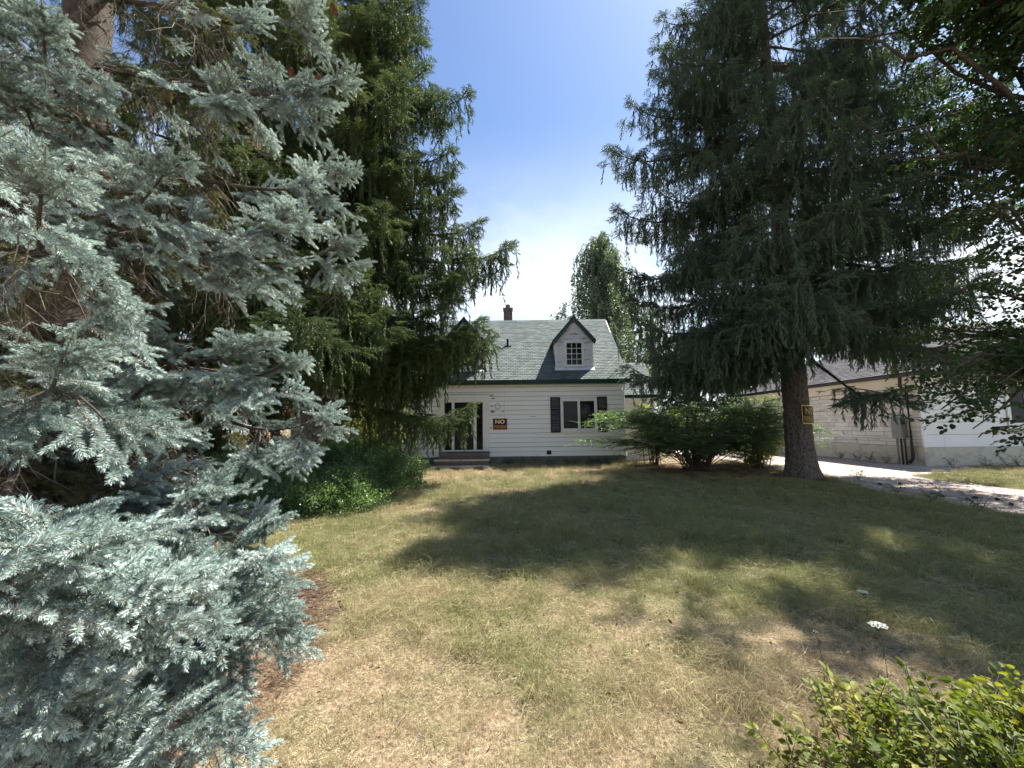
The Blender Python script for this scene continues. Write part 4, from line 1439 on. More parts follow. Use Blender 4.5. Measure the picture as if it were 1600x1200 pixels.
bd.box((c0.x - sw / 2, HY - 0.0165, c0.z - shh / 2), (c0.x + sw / 2, HY - 0.0125, c0.z - shh / 2 + t_)).box((c0.x - sw / 2, HY - 0.0165, c0.z + shh / 2 - t_), (c0.x + sw / 2, HY - 0.0125, c0.z + shh / 2))
bd.box((c0.x - sw / 2, HY - 0.0165, c0.z - shh / 2 + t_), (c0.x - sw / 2 + t_, HY - 0.0125, c0.z + shh / 2 - t_)).box((c0.x + sw / 2 - t_, HY - 0.0165, c0.z - shh / 2 + t_), (c0.x + sw / 2, HY - 0.0125, c0.z + shh / 2 - t_))
bd.obj('border', M['sign_orange'], sg)

# ------------------------------------------------------------------ neighbour house on the right
NX, NY0, NY1 = 14.5, 14.6, 25.0
NZF = 0.66
NZE = 3.32
nb_ = thing('stone_neighbour_house', 'neighbouring house with pale stone side wall, white panelled front and dark roof', 'house', (NX, NY0, 0))
MB().box((NX + 0.05, NY0 + 0.05, 0), (NX + 14, NY1, NZE - 0.2)).obj('wall', M['stone_mortar'], nb_)
MB().box((NX + 0.0, NY0 + 0.0, -0.1), (NX + 0.048, NY1, NZF)).box((NX + 0.05, NY0 + 0.0, -0.1), (NX + 14, NY0 + 0.048, NZF - 0.003)).obj('foundation', M['cream_concrete'], nb_)
# the stones of the side wall
rows = []
z = NZF + 0.012
while z < NZE - 0.62:
    h_ = rnd.choice([0.09, 0.12, 0.15, 0.17])
    rows.append((z, min(z + h_, NZE - 0.5))); z += h_ + 0.008
stones = []
for z0, z1 in rows:
    y = NY0 + 0.05
    while y < NY1 - 0.1:
        L = rnd.uniform(0.32, 0.95)
        y2 = min(y + L, NY1 - 0.05)
        stones.append((y, y2 - 0.01, z0, z1)); y = y2
stones.sort(key=lambda s: s[0])
near, rest = stones[:290], stones[290:]


def stone_box(mb, y0, y1, z0, z1, A=None):
    pr = rnd.uniform(0.012, 0.035)
    j = lambda: rnd.uniform(-0.006, 0.006)
    e = 0.012
    xo = NX + 0.049
    V = [(xo, y0, z0), (xo, y1, z0), (xo, y1, z1), (xo, y0, z1)]
    V += [(xo - pr + j(), y0 + e, z0 + e), (xo - pr + j(), (y0 + y1) / 2, z0 + e * 0.6), (xo - pr + j(), y1 - e, z0 + e), (xo - pr + j(), y1 - e, z1 - e), (xo - pr + j(), (y0 + y1) / 2, z1 - e * 0.6), (xo - pr + j(), y0 + e, z1 - e)]
    mb.add(V, [(4, 5, 8, 9), (5, 6, 7, 8), (1, 2, 7, 6), (3, 0, 4, 9)])
    mb.add(V, [(0, 1, 5), (0, 5, 4), (1, 6, 5), (2, 3, 8), (2, 8, 7), (3, 9, 8)])
    if A is not None:
        A += [rnd.random()] * 0


for s in near:
    mb = MB(); stone_box(mb, *s)
    mb.obj('stone', M['stone'], nb_)
mb = MB(); A = []
for s in rest:
    k0 = mb.nfaces(); stone_box(mb, *s); A += [rnd.random()] * (mb.nfaces() - k0)
# attribute follows the order in which faces were added
if rest:
    mb.obj('far_stones', M['stone'], nb_, kind='stuff', attr=A)
# soffit frieze, fascia, gutter
MB().box((NX - 0.0, NY0 + 0.05, NZE - 0.5), (NX + 0.048, NY1, NZE - 0.17)).obj('frieze_board', M['soffit'], nb_)
MB().box((NX - 0.45, NY0 - 0.4, NZE - 0.17), (NX + 0.3, NY1 + 0.4, NZE - 0.13)).box((NX + 0.3, NY0 - 0.4, NZE - 0.17), (NX + 14, NY0 + 0.3, NZE - 0.13)).obj('soffit', M['soffit'], nb_)
MB().prism([(NX - 0.45 + a, NY0 - 0.45, NZE - 0.0 + b_) for a, b_ in ((0, 0), (-0.12, 0), (-0.13, -0.05), (-0.09, -0.14), (0, -0.15))], (0, NY1 - NY0 + 0.9, 0)).obj('gutter', M['black_metal'], nb_)
MB().box((NX - 0.45, NY0 - 0.47, NZE - 0.15), (NX + 14, NY0 - 0.41, NZE + 0.0)).obj('fascia', M['black_metal'], nb_)
# hip roof
rp = 0.55
rxm = 5.5
hr = MB()
x0_, x1_, y0_, y1_ = NX - 0.5, NX + 14.3, NY0 - 0.45, NY1 + 0.45
rxl, rxr = x0_ + rxm, x1_ - rxm
ym = (y0_ + y1_) / 2
zt_ = NZE + rp * rxm
hr.add([(x0_, y0_, NZE), (x1_, y0_, NZE), (x1_, y1_, NZE), (x0_, y1_, NZE), (rxl, y0_ + rxm, zt_), (rxr, y0_ + rxm, zt_), (rxl, y1_ - rxm + 0.0, zt_), (rxr, y1_ - rxm, zt_)], [(0, 1, 5, 4), (2, 3, 6, 7)])
hr.add([(x0_, y0_, NZE), (x1_, y0_, NZE), (x1_, y1_, NZE), (x0_, y1_, NZE), (rxl, y0_ + rxm, zt_), (rxr, y0_ + rxm, zt_), (rxl, y1_ - rxm, zt_), (rxr, y1_ - rxm, zt_)], [(3, 0, 4, 6), (1, 2, 7, 5)])
nroof = hr.obj('roof', M['roof_deck'], nb_)
s3 = math.hypot(1, rp)
upn = np.array([1 / s3, 0, rp / s3])
mbs, A = shingles(lambda u: y0_ + u / s3 + 0.02, lambda u: y1_ - u / s3, (x0_ - 0.03, 0, NZE + 0.003 - 0.03 * rp), upn, np.array([0, 1.0, 0]), 36, 0.15, 0.30, seed=21, thick=0.016)
mbs.obj('shingles', M['dark_shingle'], nroof, attr=A, kind='stuff')
upn = np.array([0, 1 / s3, rp / s3])
mbs, A = shingles(lambda u: x0_ + u / s3 + 0.02, lambda u: x1_ - u / s3, (0, y0_ - 0.03, NZE + 0.003 - 0.03 * rp), upn, np.array([1.0, 0, 0]), 36, 0.15, 0.30, seed=22, thick=0.016)
mbs.obj('shingles', M['dark_shingle'], nroof, attr=A, kind='stuff')
# white horizontal panels on the front, window
nwx0 = at(1574, 620, NY0).x
zz = NZF
ph = 0.44
k = 0
while zz < NZE - 0.2:
    z1 = min(zz + ph, NZE - 0.17)
    x = NX + 0.1
    for xe in (NX + 0.75, nwx0 - 0.12, NX + 6.2, NX + 14):
        if xe <= x + 0.05:
            continue
        is_win = abs(x - (nwx0 - 0.12)) < 0.01
        z0c, z1c = zz, z1
        if is_win and z1 > 1.3 and zz < 2.95:
            x = xe + 1.2 if False else nwx0 + 1.42
            if xe > x:
                MB().box((x + 0.004, NY0 + 0.012, zz + 0.006), (xe - 0.004, NY0 + 0.047, z1 - 0.008)).obj('wall_panel', M['panel'], nb_)
            x = xe
            continue
        MB().box((x + 0.004, NY0 + 0.012, zz + 0.006), (xe - 0.004, NY0 + 0.047, z1 - 0.008)).obj('wall_panel', M['panel'], nb_)
        x = xe
    zz = z1
    k += 1
MB().box((NX - 0.005, NY0 - 0.02, NZF), (NX + 0.098, NY0 + 0.047, NZE - 0.171)).obj('corner_board', M['panel'], nb_)
window(nb_, nwx0, nwx0 + 1.3, 1.42, 2.85, NY0 - 0.0, 2, outer=0.1)
# downspout, meter box, conduits
dy = NY0 + 0.35
MB().tube([(NX - 0.5, NY0 + 0.1, NZE - 0.1), (NX - 0.3, dy, NZE - 0.45), (NX - 0.09, dy, NZE - 0.65), (NX - 0.09, dy, 0.42), (NX - 0.12, dy, 0.22), (NX - 0.32, dy - 0.1, 0.12)], 0.055, 8).obj('downspout', M['black_metal'], nb_)
mb = MB().box((NX - 0.20, dy + 0.2, 0.95), (NX - 0.035, dy + 0.62, 1.70))
mbx = mb.obj('meter_box', M['grey_metal'], nb_)
MB().box((NX - 0.212, dy + 0.23, 0.98), (NX - 0.201, dy + 0.59, 1.67)).obj('lid', M['grey_metal'], mbx)
for q in (0.25, 0.4, 0.55):
    MB().tube([(NX - 0.1, dy + q, 0.95), (NX - 0.1, dy + q, 0.0)], 0.03, 7).obj('conduit', M['black_metal'] if q < 0.5 else M['grey_metal'], nb_)

# pale house glimpsed at the far left behind the blue spruce
lh = thing('left_neighbour_house', 'pale house glimpsed at far left through the blue spruce', 'house', (-17, 17, 0))
MB().box((-24, 17, 0), (-15.5, 24, 3.2)).obj('wall', M['panel'], lh)
MB().prism([(-24.4, 16.6, 3.15), (-24.4, 20.5, 6.2), (-24.4, 24.4, 3.15)], (9.3, 0, 0)).obj('roof', M['dark_shingle'], lh)
window(lh, -19.8, -18.4, 1.0, 2.3, 16.98, 2)
MB().box((-17.6, 16.95, 0.1), (-16.6, 16.99, 2.15)).obj('door', M['shutter'], lh)


# ------------------------------------------------------------------ trees
def trunk_mesh(base, pts, rads, n=18, flare=0.0, lobes=5, seed=0, step=0.35, rough=0.03, fine=0.0):
    rg = np.random.default_rng(seed)
    P = np.array(pts, float)
    seg = np.concatenate([[0], np.cumsum(np.linalg.norm(np.diff(P, axis=0), axis=1))])
    m_ = max(6, int(seg[-1] / step))
    tt = np.concatenate([np.linspace(0, 1.2, 10 if not fine else 26)[:-1], np.linspace(1.2, seg[-1], m_)]) if seg[-1] > 2 else np.linspace(0, seg[-1], m_)
    V = []
    for t in tt:
        c = np.array([np.interp(t, seg, P[:, k]) for k in range(3)])
        r = np.interp(t, seg, rads)
        for j in range(n):
            a = 2 * PI * j / n
            fl = flare * math.exp(-t / 0.32) * (1 + 0.45 * math.cos(lobes * a + seed) + 0.25 * math.cos(3 * a + 1))
            rr = (r + fl) * (1 + rough * mnoise.noise((c[0] + math.cos(a) * 2.5, c[1] + math.sin(a) * 2.5, t * 1.6 + seed)) * 2)
            if fine:
                rr += fine * (mnoise.noise((math.cos(a) * 7, math.sin(a) * 7, t * 5)) + 0.7 * mnoise.noise((math.cos(a) * 16, math.sin(a) * 16, t * 11)))
            V.append((c[0] + rr * math.cos(a), c[1] + rr * math.sin(a), c[2]))
    F = [(i * n + j, i * n + (j + 1) % n, (i + 1) * n + (j + 1) % n, (i + 1) * n + j) for i in range(len(tt) - 1) for j in range(n)]
    mb = MB(); mb.add(V, F)
    return mb


def limb_path(a, tip, sag, k=14, lift=0.12, seed=0):
    """from the trunk to the tip: sags in the middle, tip turned up"""
    a, tip = np.array(a, float), np.array(tip, float)
    L = np.linalg.norm(tip - a)
    t = np.linspace(0, 1, k)
    P = a + (tip - a) * t[:, None]
    P[:, 2] += -sag * L * np.sin(PI * t ** 1.15) 
    P[:, 2] -= lift * L * (np.sin(PI * t ** 3.0)) * 0.5
    side = unit(np.cross(tip - a, (0, 0, 1)))
    P += side * (0.04 * L * np.sin(t * 4 + seed) * t[:, None] * (1 - t[:, None]))[:, :] if False else side[None] * (0.05 * L * np.sin(t * 5 + seed) * t * (1 - t))[:, None]
    return P


def yaw_of(v):
    return math.atan2(v[1], v[0])


def pitch_of(v):
    return -math.atan2(v[2], math.hypot(v[0], v[1]))


def norway_limb(tree, key, a, tip, rg, dens=1.0, r0=0.06, hang=1.0, size=1.0, inner=0.26, sag=0.06):
    L = float(np.linalg.norm(np.array(tip) - np.array(a)))
    P = limb_path(a, tip, sag, seed=rg.uniform(0, 6))
    k = len(P)
    wood = MB()
    wood.tube(P, np.linspace(r0, 0.008, k), n=5, cap=False)
    pts, rots, scl, idx = [], [], [], []

    def put_(p, yaw, pit, s, i, roll=None):
        pts.append(p); rots.append((rg.normal() * 0.35 if roll is None else roll, pit, yaw)); scl.append(s); idx.append(i)
    n_sec = max(5, int(L * 6.4 * dens))
    for i in range(n_sec):
        t = inner + (1 - inner) * (i + rg.random() * 0.8) / n_sec
        t = min(t, 0.985)
        p = np.array([np.interp(t * (k - 1), range(k), P[:, c]) for c in range(3)])
        q = np.array([np.interp(min(1, t + 0.03) * (k - 1), range(k), P[:, c]) for c in range(3)])
        d = unit(q - p)
        for s in (-1, 1):
            ln = (0.32 + 0.28 * L * min(1.0, (1 - t) * 1.6) * (0.35 + 0.65 * min(1, t * 2.2))) * rg.uniform(0.5, 1.15)
            ln = min(ln, 1.5)
            ang = R(rg.uniform(45, 72))
            yaw = yaw_of(d) + s * ang
            dirv = np.array([math.cos(yaw), math.sin(yaw), rg.uniform(-0.25, 0.12)])
            Q = curve(p, dirv, ln, rg.uniform(0.05, 0.3), 4)
            if ln > 0.4:
                wood.tube(Q, np.linspace(0.009, 0.004, 4), n=3, cap=False)
            m_ = max(1, int(ln / 0.145 * dens))
            for j in range(m_):
                u = (j + rg.random()) / m_
                b0 = np.array([np.interp(u * 3, range(4), Q[:, c]) for c in range(3)])
                if rg.random() < 0.50 * hang:
                    put_(b0, yaw + rg.normal() * 0.8, rg.normal() * 0.12, size * rg.uniform(0.5, 1.2), 3 + rg.integers(3), 0)
                else:
                    put_(b0, yaw + rg.normal() * 0.5, rg.uniform(-0.2, 0.45), size * rg.uniform(0.45, 0.85), rg.integers(3))
            put_(Q[-1] * 0.9 + Q[0] * 0.1, yaw, rg.uniform(-0.2, 0.3), size * rg.uniform(0.4, 0.7), rg.integers(3))
        for _ in range(2):
            put_(p + rg.normal(size=3) * 0.05, rg.uniform(0, 2 * PI), 0, size * rg.uniform(0.6, 1.35), 3 + rg.integers(3), 0)
        if rg.random() < 0.9:
            put_(p, yaw_of(d) + rg.normal() * 0.5, pitch_of(d) - 0.15, size * rg.uniform(0.4, 0.7), rg.integers(3))
    for s in (-0.5, 0, 0.5):
        put_(P[-1], yaw_of(P[-1] - P[-3]) + s, -0.25, size * 0.5, rg.integers(3))
    # dead inner twigs
    for i in range(int(3 * L)):
        t = rg.uniform(0.03, 0.4)
        p = np.array([np.interp(t * (k - 1), range(k), P[:, c]) for c in range(3)])
        put_(p, rg.uniform(0, 2 * PI), rg.uniform(0, 0.9), rg.uniform(0.6, 1.4), 6)
    b_ = wood.obj('branch', M['bark_small'], tree, smooth=True)
    scatter('foliage', key, pts, rots, scl, idx, b_)
    return len(pts)


def norway_spruce(label, base, H, prof, key, tips=(), n_limbs=80, seed=0, r_base=0.4, z_low=2.4, dens=1.0, hang=1.0, size=1.0, reject=None, flare=0.16, droop=0.16):
    rg = np.random.default_rng(seed)
    bx, by = base
    tree = thing('norway_spruce', label, 'tree', (bx, by, 0))
    pts = [(bx, by, -0.1), (bx + 0.02, by, 1.5), (bx, by + 0.03, 4), (bx - 0.04, by, H * 0.5), (bx, by, H)]
    rads = [r_base, r_base * 0.9, r_base * 0.78, r_base * 0.45, 0.03]
    trunk_mesh(base, pts, rads, n=(90 if r_base > 0.35 else 26), flare=flare, seed=seed, step=(0.05 if r_base > 0.35 else 0.25), fine=(0.022 if r_base > 0.35 else 0.0)).obj('trunk', M['bark'], tree, smooth=True)
    total = 0
    hs = [p[0] for p in prof]; rs = [p[1] for p in prof]
    for tip in tips:
        tip = np.array(tip, float)
        L = math.hypot(tip[0] - bx, tip[1] - by)
        za = min(tip[2] + L * rg.uniform(0.02, 0.14), H - 0.4)
        za = max(za, 1.9)
        total += norway_limb(tree, key, (bx, by, za), tip, rg, dens, r0=0.03 + 0.011 * L, hang=hang, size=size)
    ga = rg.uniform(0, 6)
    for i in range(n_limbs):
        f = (i + 0.5) / n_limbs
        za = z_low + (H - 0.6 - z_low) * f ** 1.12
        ga += 2.39996 + rg.normal() * 0.25
        za = z_low + round((za - z_low) / 0.8) * 0.8 + rg.normal() * 0.07
        Rr = np.interp(za, hs, rs) * rg.uniform(0.72, 1.05)
        if Rr < 0.15:
            continue
        dz = (-droop + 0.30 * f) * Rr
        tip = np.array([bx + Rr * math.cos(ga), by + Rr * math.sin(ga), max(0.5, za + dz)])
        if reject and reject(tip):
            continue
        total += norway_limb(tree, key, (bx, by, za), tip, rg, dens, r0=0.018 + 0.010 * Rr, hang=hang, size=size)
    print(label[:30], total)
    return tree


RB = (8.40, 12.15)
tipsR = [at(1034, 32, 12.6), at(1027, 80, 11.6), at(990, 166, 12.0), at(955, 234, 12.4), at(1020, 292, 11.2), at(966, 328, 12.3), at(958, 415, 11.8),
         at(985, 465, 12.8), at(1000, 500, 11.4), at(985, 575, 12.0), at(1020, 545, 11.0), at(1100, 520, 9.6), at(1180, 485, 8.8), at(1050, 560, 12.5),
         at(1130, 530, 10.4), at(1290, 480, 9.2), at(1400, 480, 9.6), at(1480, 460, 10.4), at(1490, 330, 11.4), at(1462, 130, 12.2),
         at(1380, 90, 11.8), at(1500, 430, 12.8), at(1460, 240, 11.0), at(1340, 300, 8.2), at(1250, 430, 7.6), at(1130, 420, 9.0), at(1100, 250, 10.2), at(1190, 330, 8.4)]


def rejR(t):
    p = project(t)
    if p is None:
        return True
    if p[0] < 1000 and p[1] > 0:
        return True
    return t[2] < 3.5


rs_ = norway_spruce('tall dark spruce with a nailed sign on its thick trunk by the driveway', RB, 20.5,
                    [(2, 4.2), (4, 4.9), (9, 4.9), (12, 4.0), (15, 2.9), (18, 1.5), (20.5, 0.2)], 'norway_dark_twigs', tipsR, n_limbs=84, seed=3, r_base=0.38, z_low=4.3, reject=rejR, dens=0.74)
norway_limb(rs_, 'norway_dark_twigs', (RB[0], RB[1], 3.9), at(1392, 612, 8.4), np.random.default_rng(70), 0.6, r0=0.06, hang=0.35, size=0.8, inner=0.62)
# second leader forking off low in the crown
lead = MB()
lead_pts = [(RB[0] + 0.1, RB[1], 3.6), (RB[0] + 0.75, RB[1] + 0.2, 4.6), (RB[0] + 0.95, RB[1] + 0.2, 7), (RB[0] + 0.9, RB[1] + 0.2, 13)]
lead.tube(np.array([[np.interp(t, range(4), [p[c] for p in lead_pts]) for c in range(3)] for t in np.linspace(0, 3, 16)]), np.linspace(0.22, 0.06, 16), 14).obj('fork', M['bark'], rs_, smooth=True)

LB = (at(487, 700, 10.8).x, 10.8)
tipsL = [at(655, 4, 10.6), at(660, 72, 10.9), at(660, 112, 10.2), at(690, 150, 11.0), at(729, 150, 10.8), at(703, 238, 10.6), at(700, 277, 11.3), at(713, 302, 10.4),
         at(746, 347, 10.9), at(795, 382, 10.7), at(735, 420, 10.0), at(700, 470, 9.6), at(764, 528, 10.6), at(748, 500, 10.2), at(720, 515, 9.8), at(735, 632, 11.6), at(690, 570, 10.4), at(640, 556, 9.4), at(600, 548, 9.8), at(670, 598, 11.2), at(560, 560, 10.4),
         at(600, 490, 8.2), at(560, 500, 8.0), at(520, 450, 7.6), at(600, 330, 8.6), at(560, 200, 8.8), at(640, 250, 9.4), at(450, 500, 7.2), at(400, 400, 7.2), at(480, 520, 8.6), at(380, 490, 7.6),
         at(330, 450, 8.2), at(620, 130, 9.8), at(560, 60, 9.6), at(300, 300, 8.6), at(430, 250, 7.6)]


def rejL(t):
    p = project(t)
    if p is None:
        return True
    return (p[0] > 660 and p[1] > 0) or (t[2] < 3.2 and p[0] > 300) or t[1] < 6.2


norway_spruce('large green spruce with drooping curtains in front of the house on the left', LB, 21.5,
              [(2, 4.4), (5, 4.8), (9, 4.2), (13, 3.2), (17, 2.0), (21.5, 0.2)], 'norway_twigs', tipsL, n_limbs=84, seed=8, r_base=0.32, z_low=3.4, reject=rejL, dens=0.84)
norway_spruce('green spruce filling the gap behind the blue spruce, left of the big one', (-10.6, 12.5), 19.0,
              [(1, 4.0), (5, 4.2), (9, 3.6), (13, 2.6), (19, 0.2)], 'norway_twigs', (), n_limbs=62, seed=15, r_base=0.28, z_low=1.2, dens=0.7, size=1.15)
norway_spruce('green spruce farthest left behind the blue spruce', (-13.5, 8.5), 17.0,
              [(1, 3.8), (5, 3.8), (9, 3.2), (13, 2.0), (17, 0.2)], 'norway_twigs', (), n_limbs=50, seed=16, r_base=0.26, z_low=1.0, dens=0.6, size=1.25)

# the tree sign bends round the trunk
sgx = thing('trunk_sign', 'yellow and black no trespassing sign bent round the big spruce trunk', 'sign', (RB[0] + 0.3, RB[1] - 0.3, 2.1), 'no trespassing signs')
tr = 0.395
sz = at(1258, 648, RB[1] - 0.3).z
vdir = math.atan2(-RB[1], -RB[0])
a_mid = vdir + R(54)
SW2, SH2 = 0.48, at(1258, 633, 11.8).z - at(1258, 662, 11.8).z


def bend(x, y, z, extra=0.0):
    a = a_mid + x / tr
    r = tr + 0.006 + extra + z
    return (RB[0] + r * math.cos(a), RB[1] + r * math.sin(a), sz + y - 0.05 * x)


V, F = [], []
for i in range(25):
    for j in range(2):
        V.append(((i / 24 - 0.5) * SW2, (j - 0.5) * SH2, 0))
F = [(2 * i, 2 * i + 2, 2 * i + 3, 2 * i + 1) for i in range(24)]
MBs = MB(); MBs.add([bend(*v) for v in V] + [bend(v[0], v[1], -0.004) for v in V], F + [tuple(48 + 2 + q for q in f[::-1]) for f in F])
MBs.obj('sign_board', M['sign_black'], sgx)
V, F = fit_text('NO', SW2 * 0.62, SH2 * 0.36, 0.03); V[:, 1] += SH2 * 0.2; V[:, 2] = 0.003
put('lettering', V, F, bend, M['sign_yellow'], sgx)
V, F = fit_text('TRESPASSING', SW2 * 0.86, SH2 * 0.27, 0.01); V[:, 1] -= SH2 * 0.24; V[:, 2] = 0.003
put('lettering', V, F, bend, M['sign_yellow'], sgx)
bd = MB()
for (xa, xb, ya, yb_) in ((-0.5, 0.5, -0.5, -0.45), (-0.5, 0.5, 0.45, 0.5), (-0.5, -0.47, -0.45, 0.45), (0.47, 0.5, -0.45, 0.45)):
    n = 24 if xb - xa > 0.5 else 1
    for i in range(n):
        u0, u1 = xa + (xb - xa) * i / n, xa + (xb - xa) * (i + 1) / n
        bd.quad(bend(u0 * SW2, ya * SH2, 0.0025), bend(u1 * SW2, ya * SH2, 0.0025), bend(u1 * SW2, yb_ * SH2, 0.0025), bend(u0 * SW2, yb_ * SH2, 0.0025))
bd.obj('border', M['sign_yellow'], sgx)

# ---- the blue spruce, close on the left
BB = (-3.4, 3.0)
blue = thing('blue_spruce', 'large silvery blue spruce filling the left foreground', 'tree', (BB[0], BB[1], 0))
trunk_mesh(BB, [(BB[0], BB[1], -0.1), (BB[0], BB[1], 4), (BB[0], BB[1], 13)], [0.2, 0.16, 0.02], n=16, flare=0.08, seed=2).obj('trunk', M['bark_small'], blue, smooth=True)


def blue_limb(a, tip, rg, dens=1.0):
    L = float(np.linalg.norm(np.array(tip) - np.array(a)))
    P = limb_path(a, tip, 0.03, k=14, lift=0.10, seed=rg.uniform(0, 6))
    k = len(P)
    wood = MB()
    wood.tube(P, np.linspace(0.012 + 0.008 * L, 0.004, k), n=6, cap=False)
    pts, rots, scl, idx = [], [], [], []

    def put_(p, yaw, pit, s, i, roll=None):
        if (Vector(p) - Vector((0, 0, CAM_Z))).length < 0.72:
            return
        pts.append(p); rots.append((rg.normal() * 0.4 if roll is None else roll, pit, yaw)); scl.append(s); idx.append(i)
    n_sec = max(5, int(L * 3.5 * dens))
    for i in range(n_sec):
        t = min(0.985, 0.14 + 0.86 * (i + rg.random() * 0.7) / n_sec)
        p = np.array([np.interp(t * (k - 1), range(k), P[:, c]) for c in range(3)])
        q = np.array([np.interp(min(1, t + 0.03) * (k - 1), range(k), P[:, c]) for c in range(3)])
        d = unit(q - p)
        for s in (-1, 1):
            ln = (0.06 + 0.25 * L * (1 - t) * min(1, 0.3 + t * 1.6)) * rg.uniform(0.35, 1.25)
            ln = min(ln, 0.46)
            yaw = yaw_of(d) + s * R(rg.uniform(42, 68))
            dirv = np.array([math.cos(yaw), math.sin(yaw), rg.uniform(-0.8, -0.05)])
            Q = curve(p, dirv, ln, rg.uniform(0.1, 0.7), 5, 0.02, rg)
            if ln > 0.15:
                wood.tube(Q, np.linspace(0.006, 0.003, 5), n=4, cap=False)
            m_ = max(1, int(ln / 0.155))
            for j in range(m_):
                u = (j + 0.3 + 0.7 * rg.random()) / m_
                b0 = np.array([np.interp(u * 4, range(5), Q[:, c]) for c in range(3)])
                outer = t + u * 0.25
                pit = rg.uniform(-0.35, 1.1)
                if outer < 0.70:
                    put_(b0, yaw + rg.normal() * 0.9, rg.uniform(0, 1.2), rg.uniform(0.5, 1.0), (4 if rg.random() < 0.5 else 5 + rg.integers(2)))
                elif outer < 0.82 and rg.random() < 0.45:
                    put_(b0, yaw + rg.normal() * 0.7, pit, rg.uniform(0.6, 0.9), 4)
                else:
                    put_(b0, yaw + rg.choice([-1, 1]) * rg.uniform(0.1, 0.8), pit, rg.uniform(0.55, 0.95), rg.integers(4))
                if rg.random() < 0.22:
                    put_(b0, yaw + rg.normal() * 0.9, rg.uniform(0.8, 1.3), rg.uniform(0.6, 0.9), 5 + rg.integers(2))
            put_(Q[-1] * 0.85 + Q[0] * 0.15, yaw, pitch_of(dirv) + rg.uniform(-0.1, 0.5), rg.uniform(0.5, 0.85), rg.integers(4))
        if t < 0.62:
            for q_ in range(3):
                put_(p + rg.normal(size=3) * 0.05, rg.uniform(0, 2 * PI), rg.uniform(-0.5, 1.2), rg.uniform(0.7, 1.3), 5 + rg.integers(2))
            for q_ in range(2):
                put_(p + rg.normal(size=3) * 0.06, rg.uniform(0, 2 * PI), rg.uniform(0.1, 1.3), rg.uniform(0.6, 1.0), 4)
        if t > 0.66:
            put_(p, yaw_of(d) + rg.normal() * 0.35, pitch_of(d) - 0.2, rg.uniform(0.6, 0.9), rg.integers(4))
        if rg.random() < 0.5:
            put_(p, rg.uniform(0, 2 * PI), rg.uniform(0.9, 1.4), rg.uniform(0.5, 0.9), rg.integers(4) if t > 0.6 else 4 + rg.integers(3))
    for s in (-0.45, 0, 0.45):
        put_(P[-1] - 0.06 * unit(P[-1] - P[-2]), yaw_of(P[-1] - P[-3]) + s, -0.2, 0.62 - 0.2 * abs(s), rg.integers(4))
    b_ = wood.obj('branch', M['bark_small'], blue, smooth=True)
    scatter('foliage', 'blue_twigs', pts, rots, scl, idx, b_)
    return len(pts)


rg = np.random.default_rng(21)
tipsB = [(548, 125, 3.3), (550, 270, 3.4), (553, 385, 3.3), (498, 22, 3.5), (470, 340, 3.0), (468, 570, 3.0), (425, 535, 2.8), (522, 655, 3.2), (472, 820, 2.7),
         (488, 882, 2.35), (472, 965, 2.1), (358, 1130, 1.75), (118, 565, 1.6), (88, 290, 1.5), (285, 262, 2.4),
         (275, 930, 1.55), (150, 1095, 1.45), (195, 850, 1.45), (345, 900, 1.9), (330, 770, 2.4),
         (20, 900, 1.15), (400, 960, 2.1), (-60, 820, 1.1), (90, 40, 2.4), (60, 160, 2.6), (250, 600, 2.6)]
nb_count = 0
for px, py, dd in tipsB:
    tip = at(px - (22 if py < 780 else 62), py, max(0.95, dd * 0.80))
    tip.z = max(tip.z, 0.12)
    L = math.hypot(tip.x - BB[0], tip.y - BB[1])
    za = max(0.3, tip.z + L * rg.uniform(0.10, 0.26))
    nb_count += blue_limb((BB[0], BB[1], za), tip, rg, 0.9)
ga = 0
for i in range(28):
    f = i / 28
    za = 0.45 + 11.8 * f ** 1.25
    ga += 2.39996 + rg.normal() * 0.2
    Rr = np.interp(za, [0, 2, 5, 9, 13], [2.6, 2.6, 2.2, 1.3, 0.2]) * rg.uniform(0.8, 1.05)
    tip = Vector((BB[0] + Rr * math.cos(ga), BB[1] + Rr * math.sin(ga), max(0.15, za - 0.16 * Rr)))
    p = project(tip)
    if p is not None and (p[0] > 150 and -100 < p[1]):
        continue
    if (tip - Vector((0, 0, CAM_Z))).length < 1.1:
        continue
    nb_count += blue_limb((BB[0], BB[1], za), tip, rg, 0.8)
print('blue twigs', nb_count)


def cone_mesh(c, L=0.09, r=0.02):
    mb = MB()
    k, n = 9, 8
    V = []
    for i in range(k * 3):
        t = i / (k * 3 - 1)
        rr = r * math.sin(PI * min(1, t * 0.92 + 0.06)) * (1 + 0.28 * (i % 3 == 1) - 0.1 * (i % 3 == 2))
        for j in range(n):
            a = 2 * PI * (j + 0.5 * (i // 3 % 2)) / n
            V.append((c[0] + rr * math.cos(a) * (1 + 0.15 * (j % 2)), c[1] + rr * math.sin(a), c[2] - L * t))
    mb.add(V, [(i * n + j, i * n + (j + 1) % n, (i + 1) * n + (j + 1) % n, (i + 1) * n + j) for i in range(k * 3 - 1) for j in range(n)])
    return mb


for px, py, dd in ((163, 262, 2.0), (455, 105, 2.9), (462, 118, 2.9), (498, 115, 3.0), (520, 4, 3.2), (524, 12, 3.2)):
    p = at(px, py, dd)
    cone_mesh(p).obj('spruce_cone', M['cone'], blue)


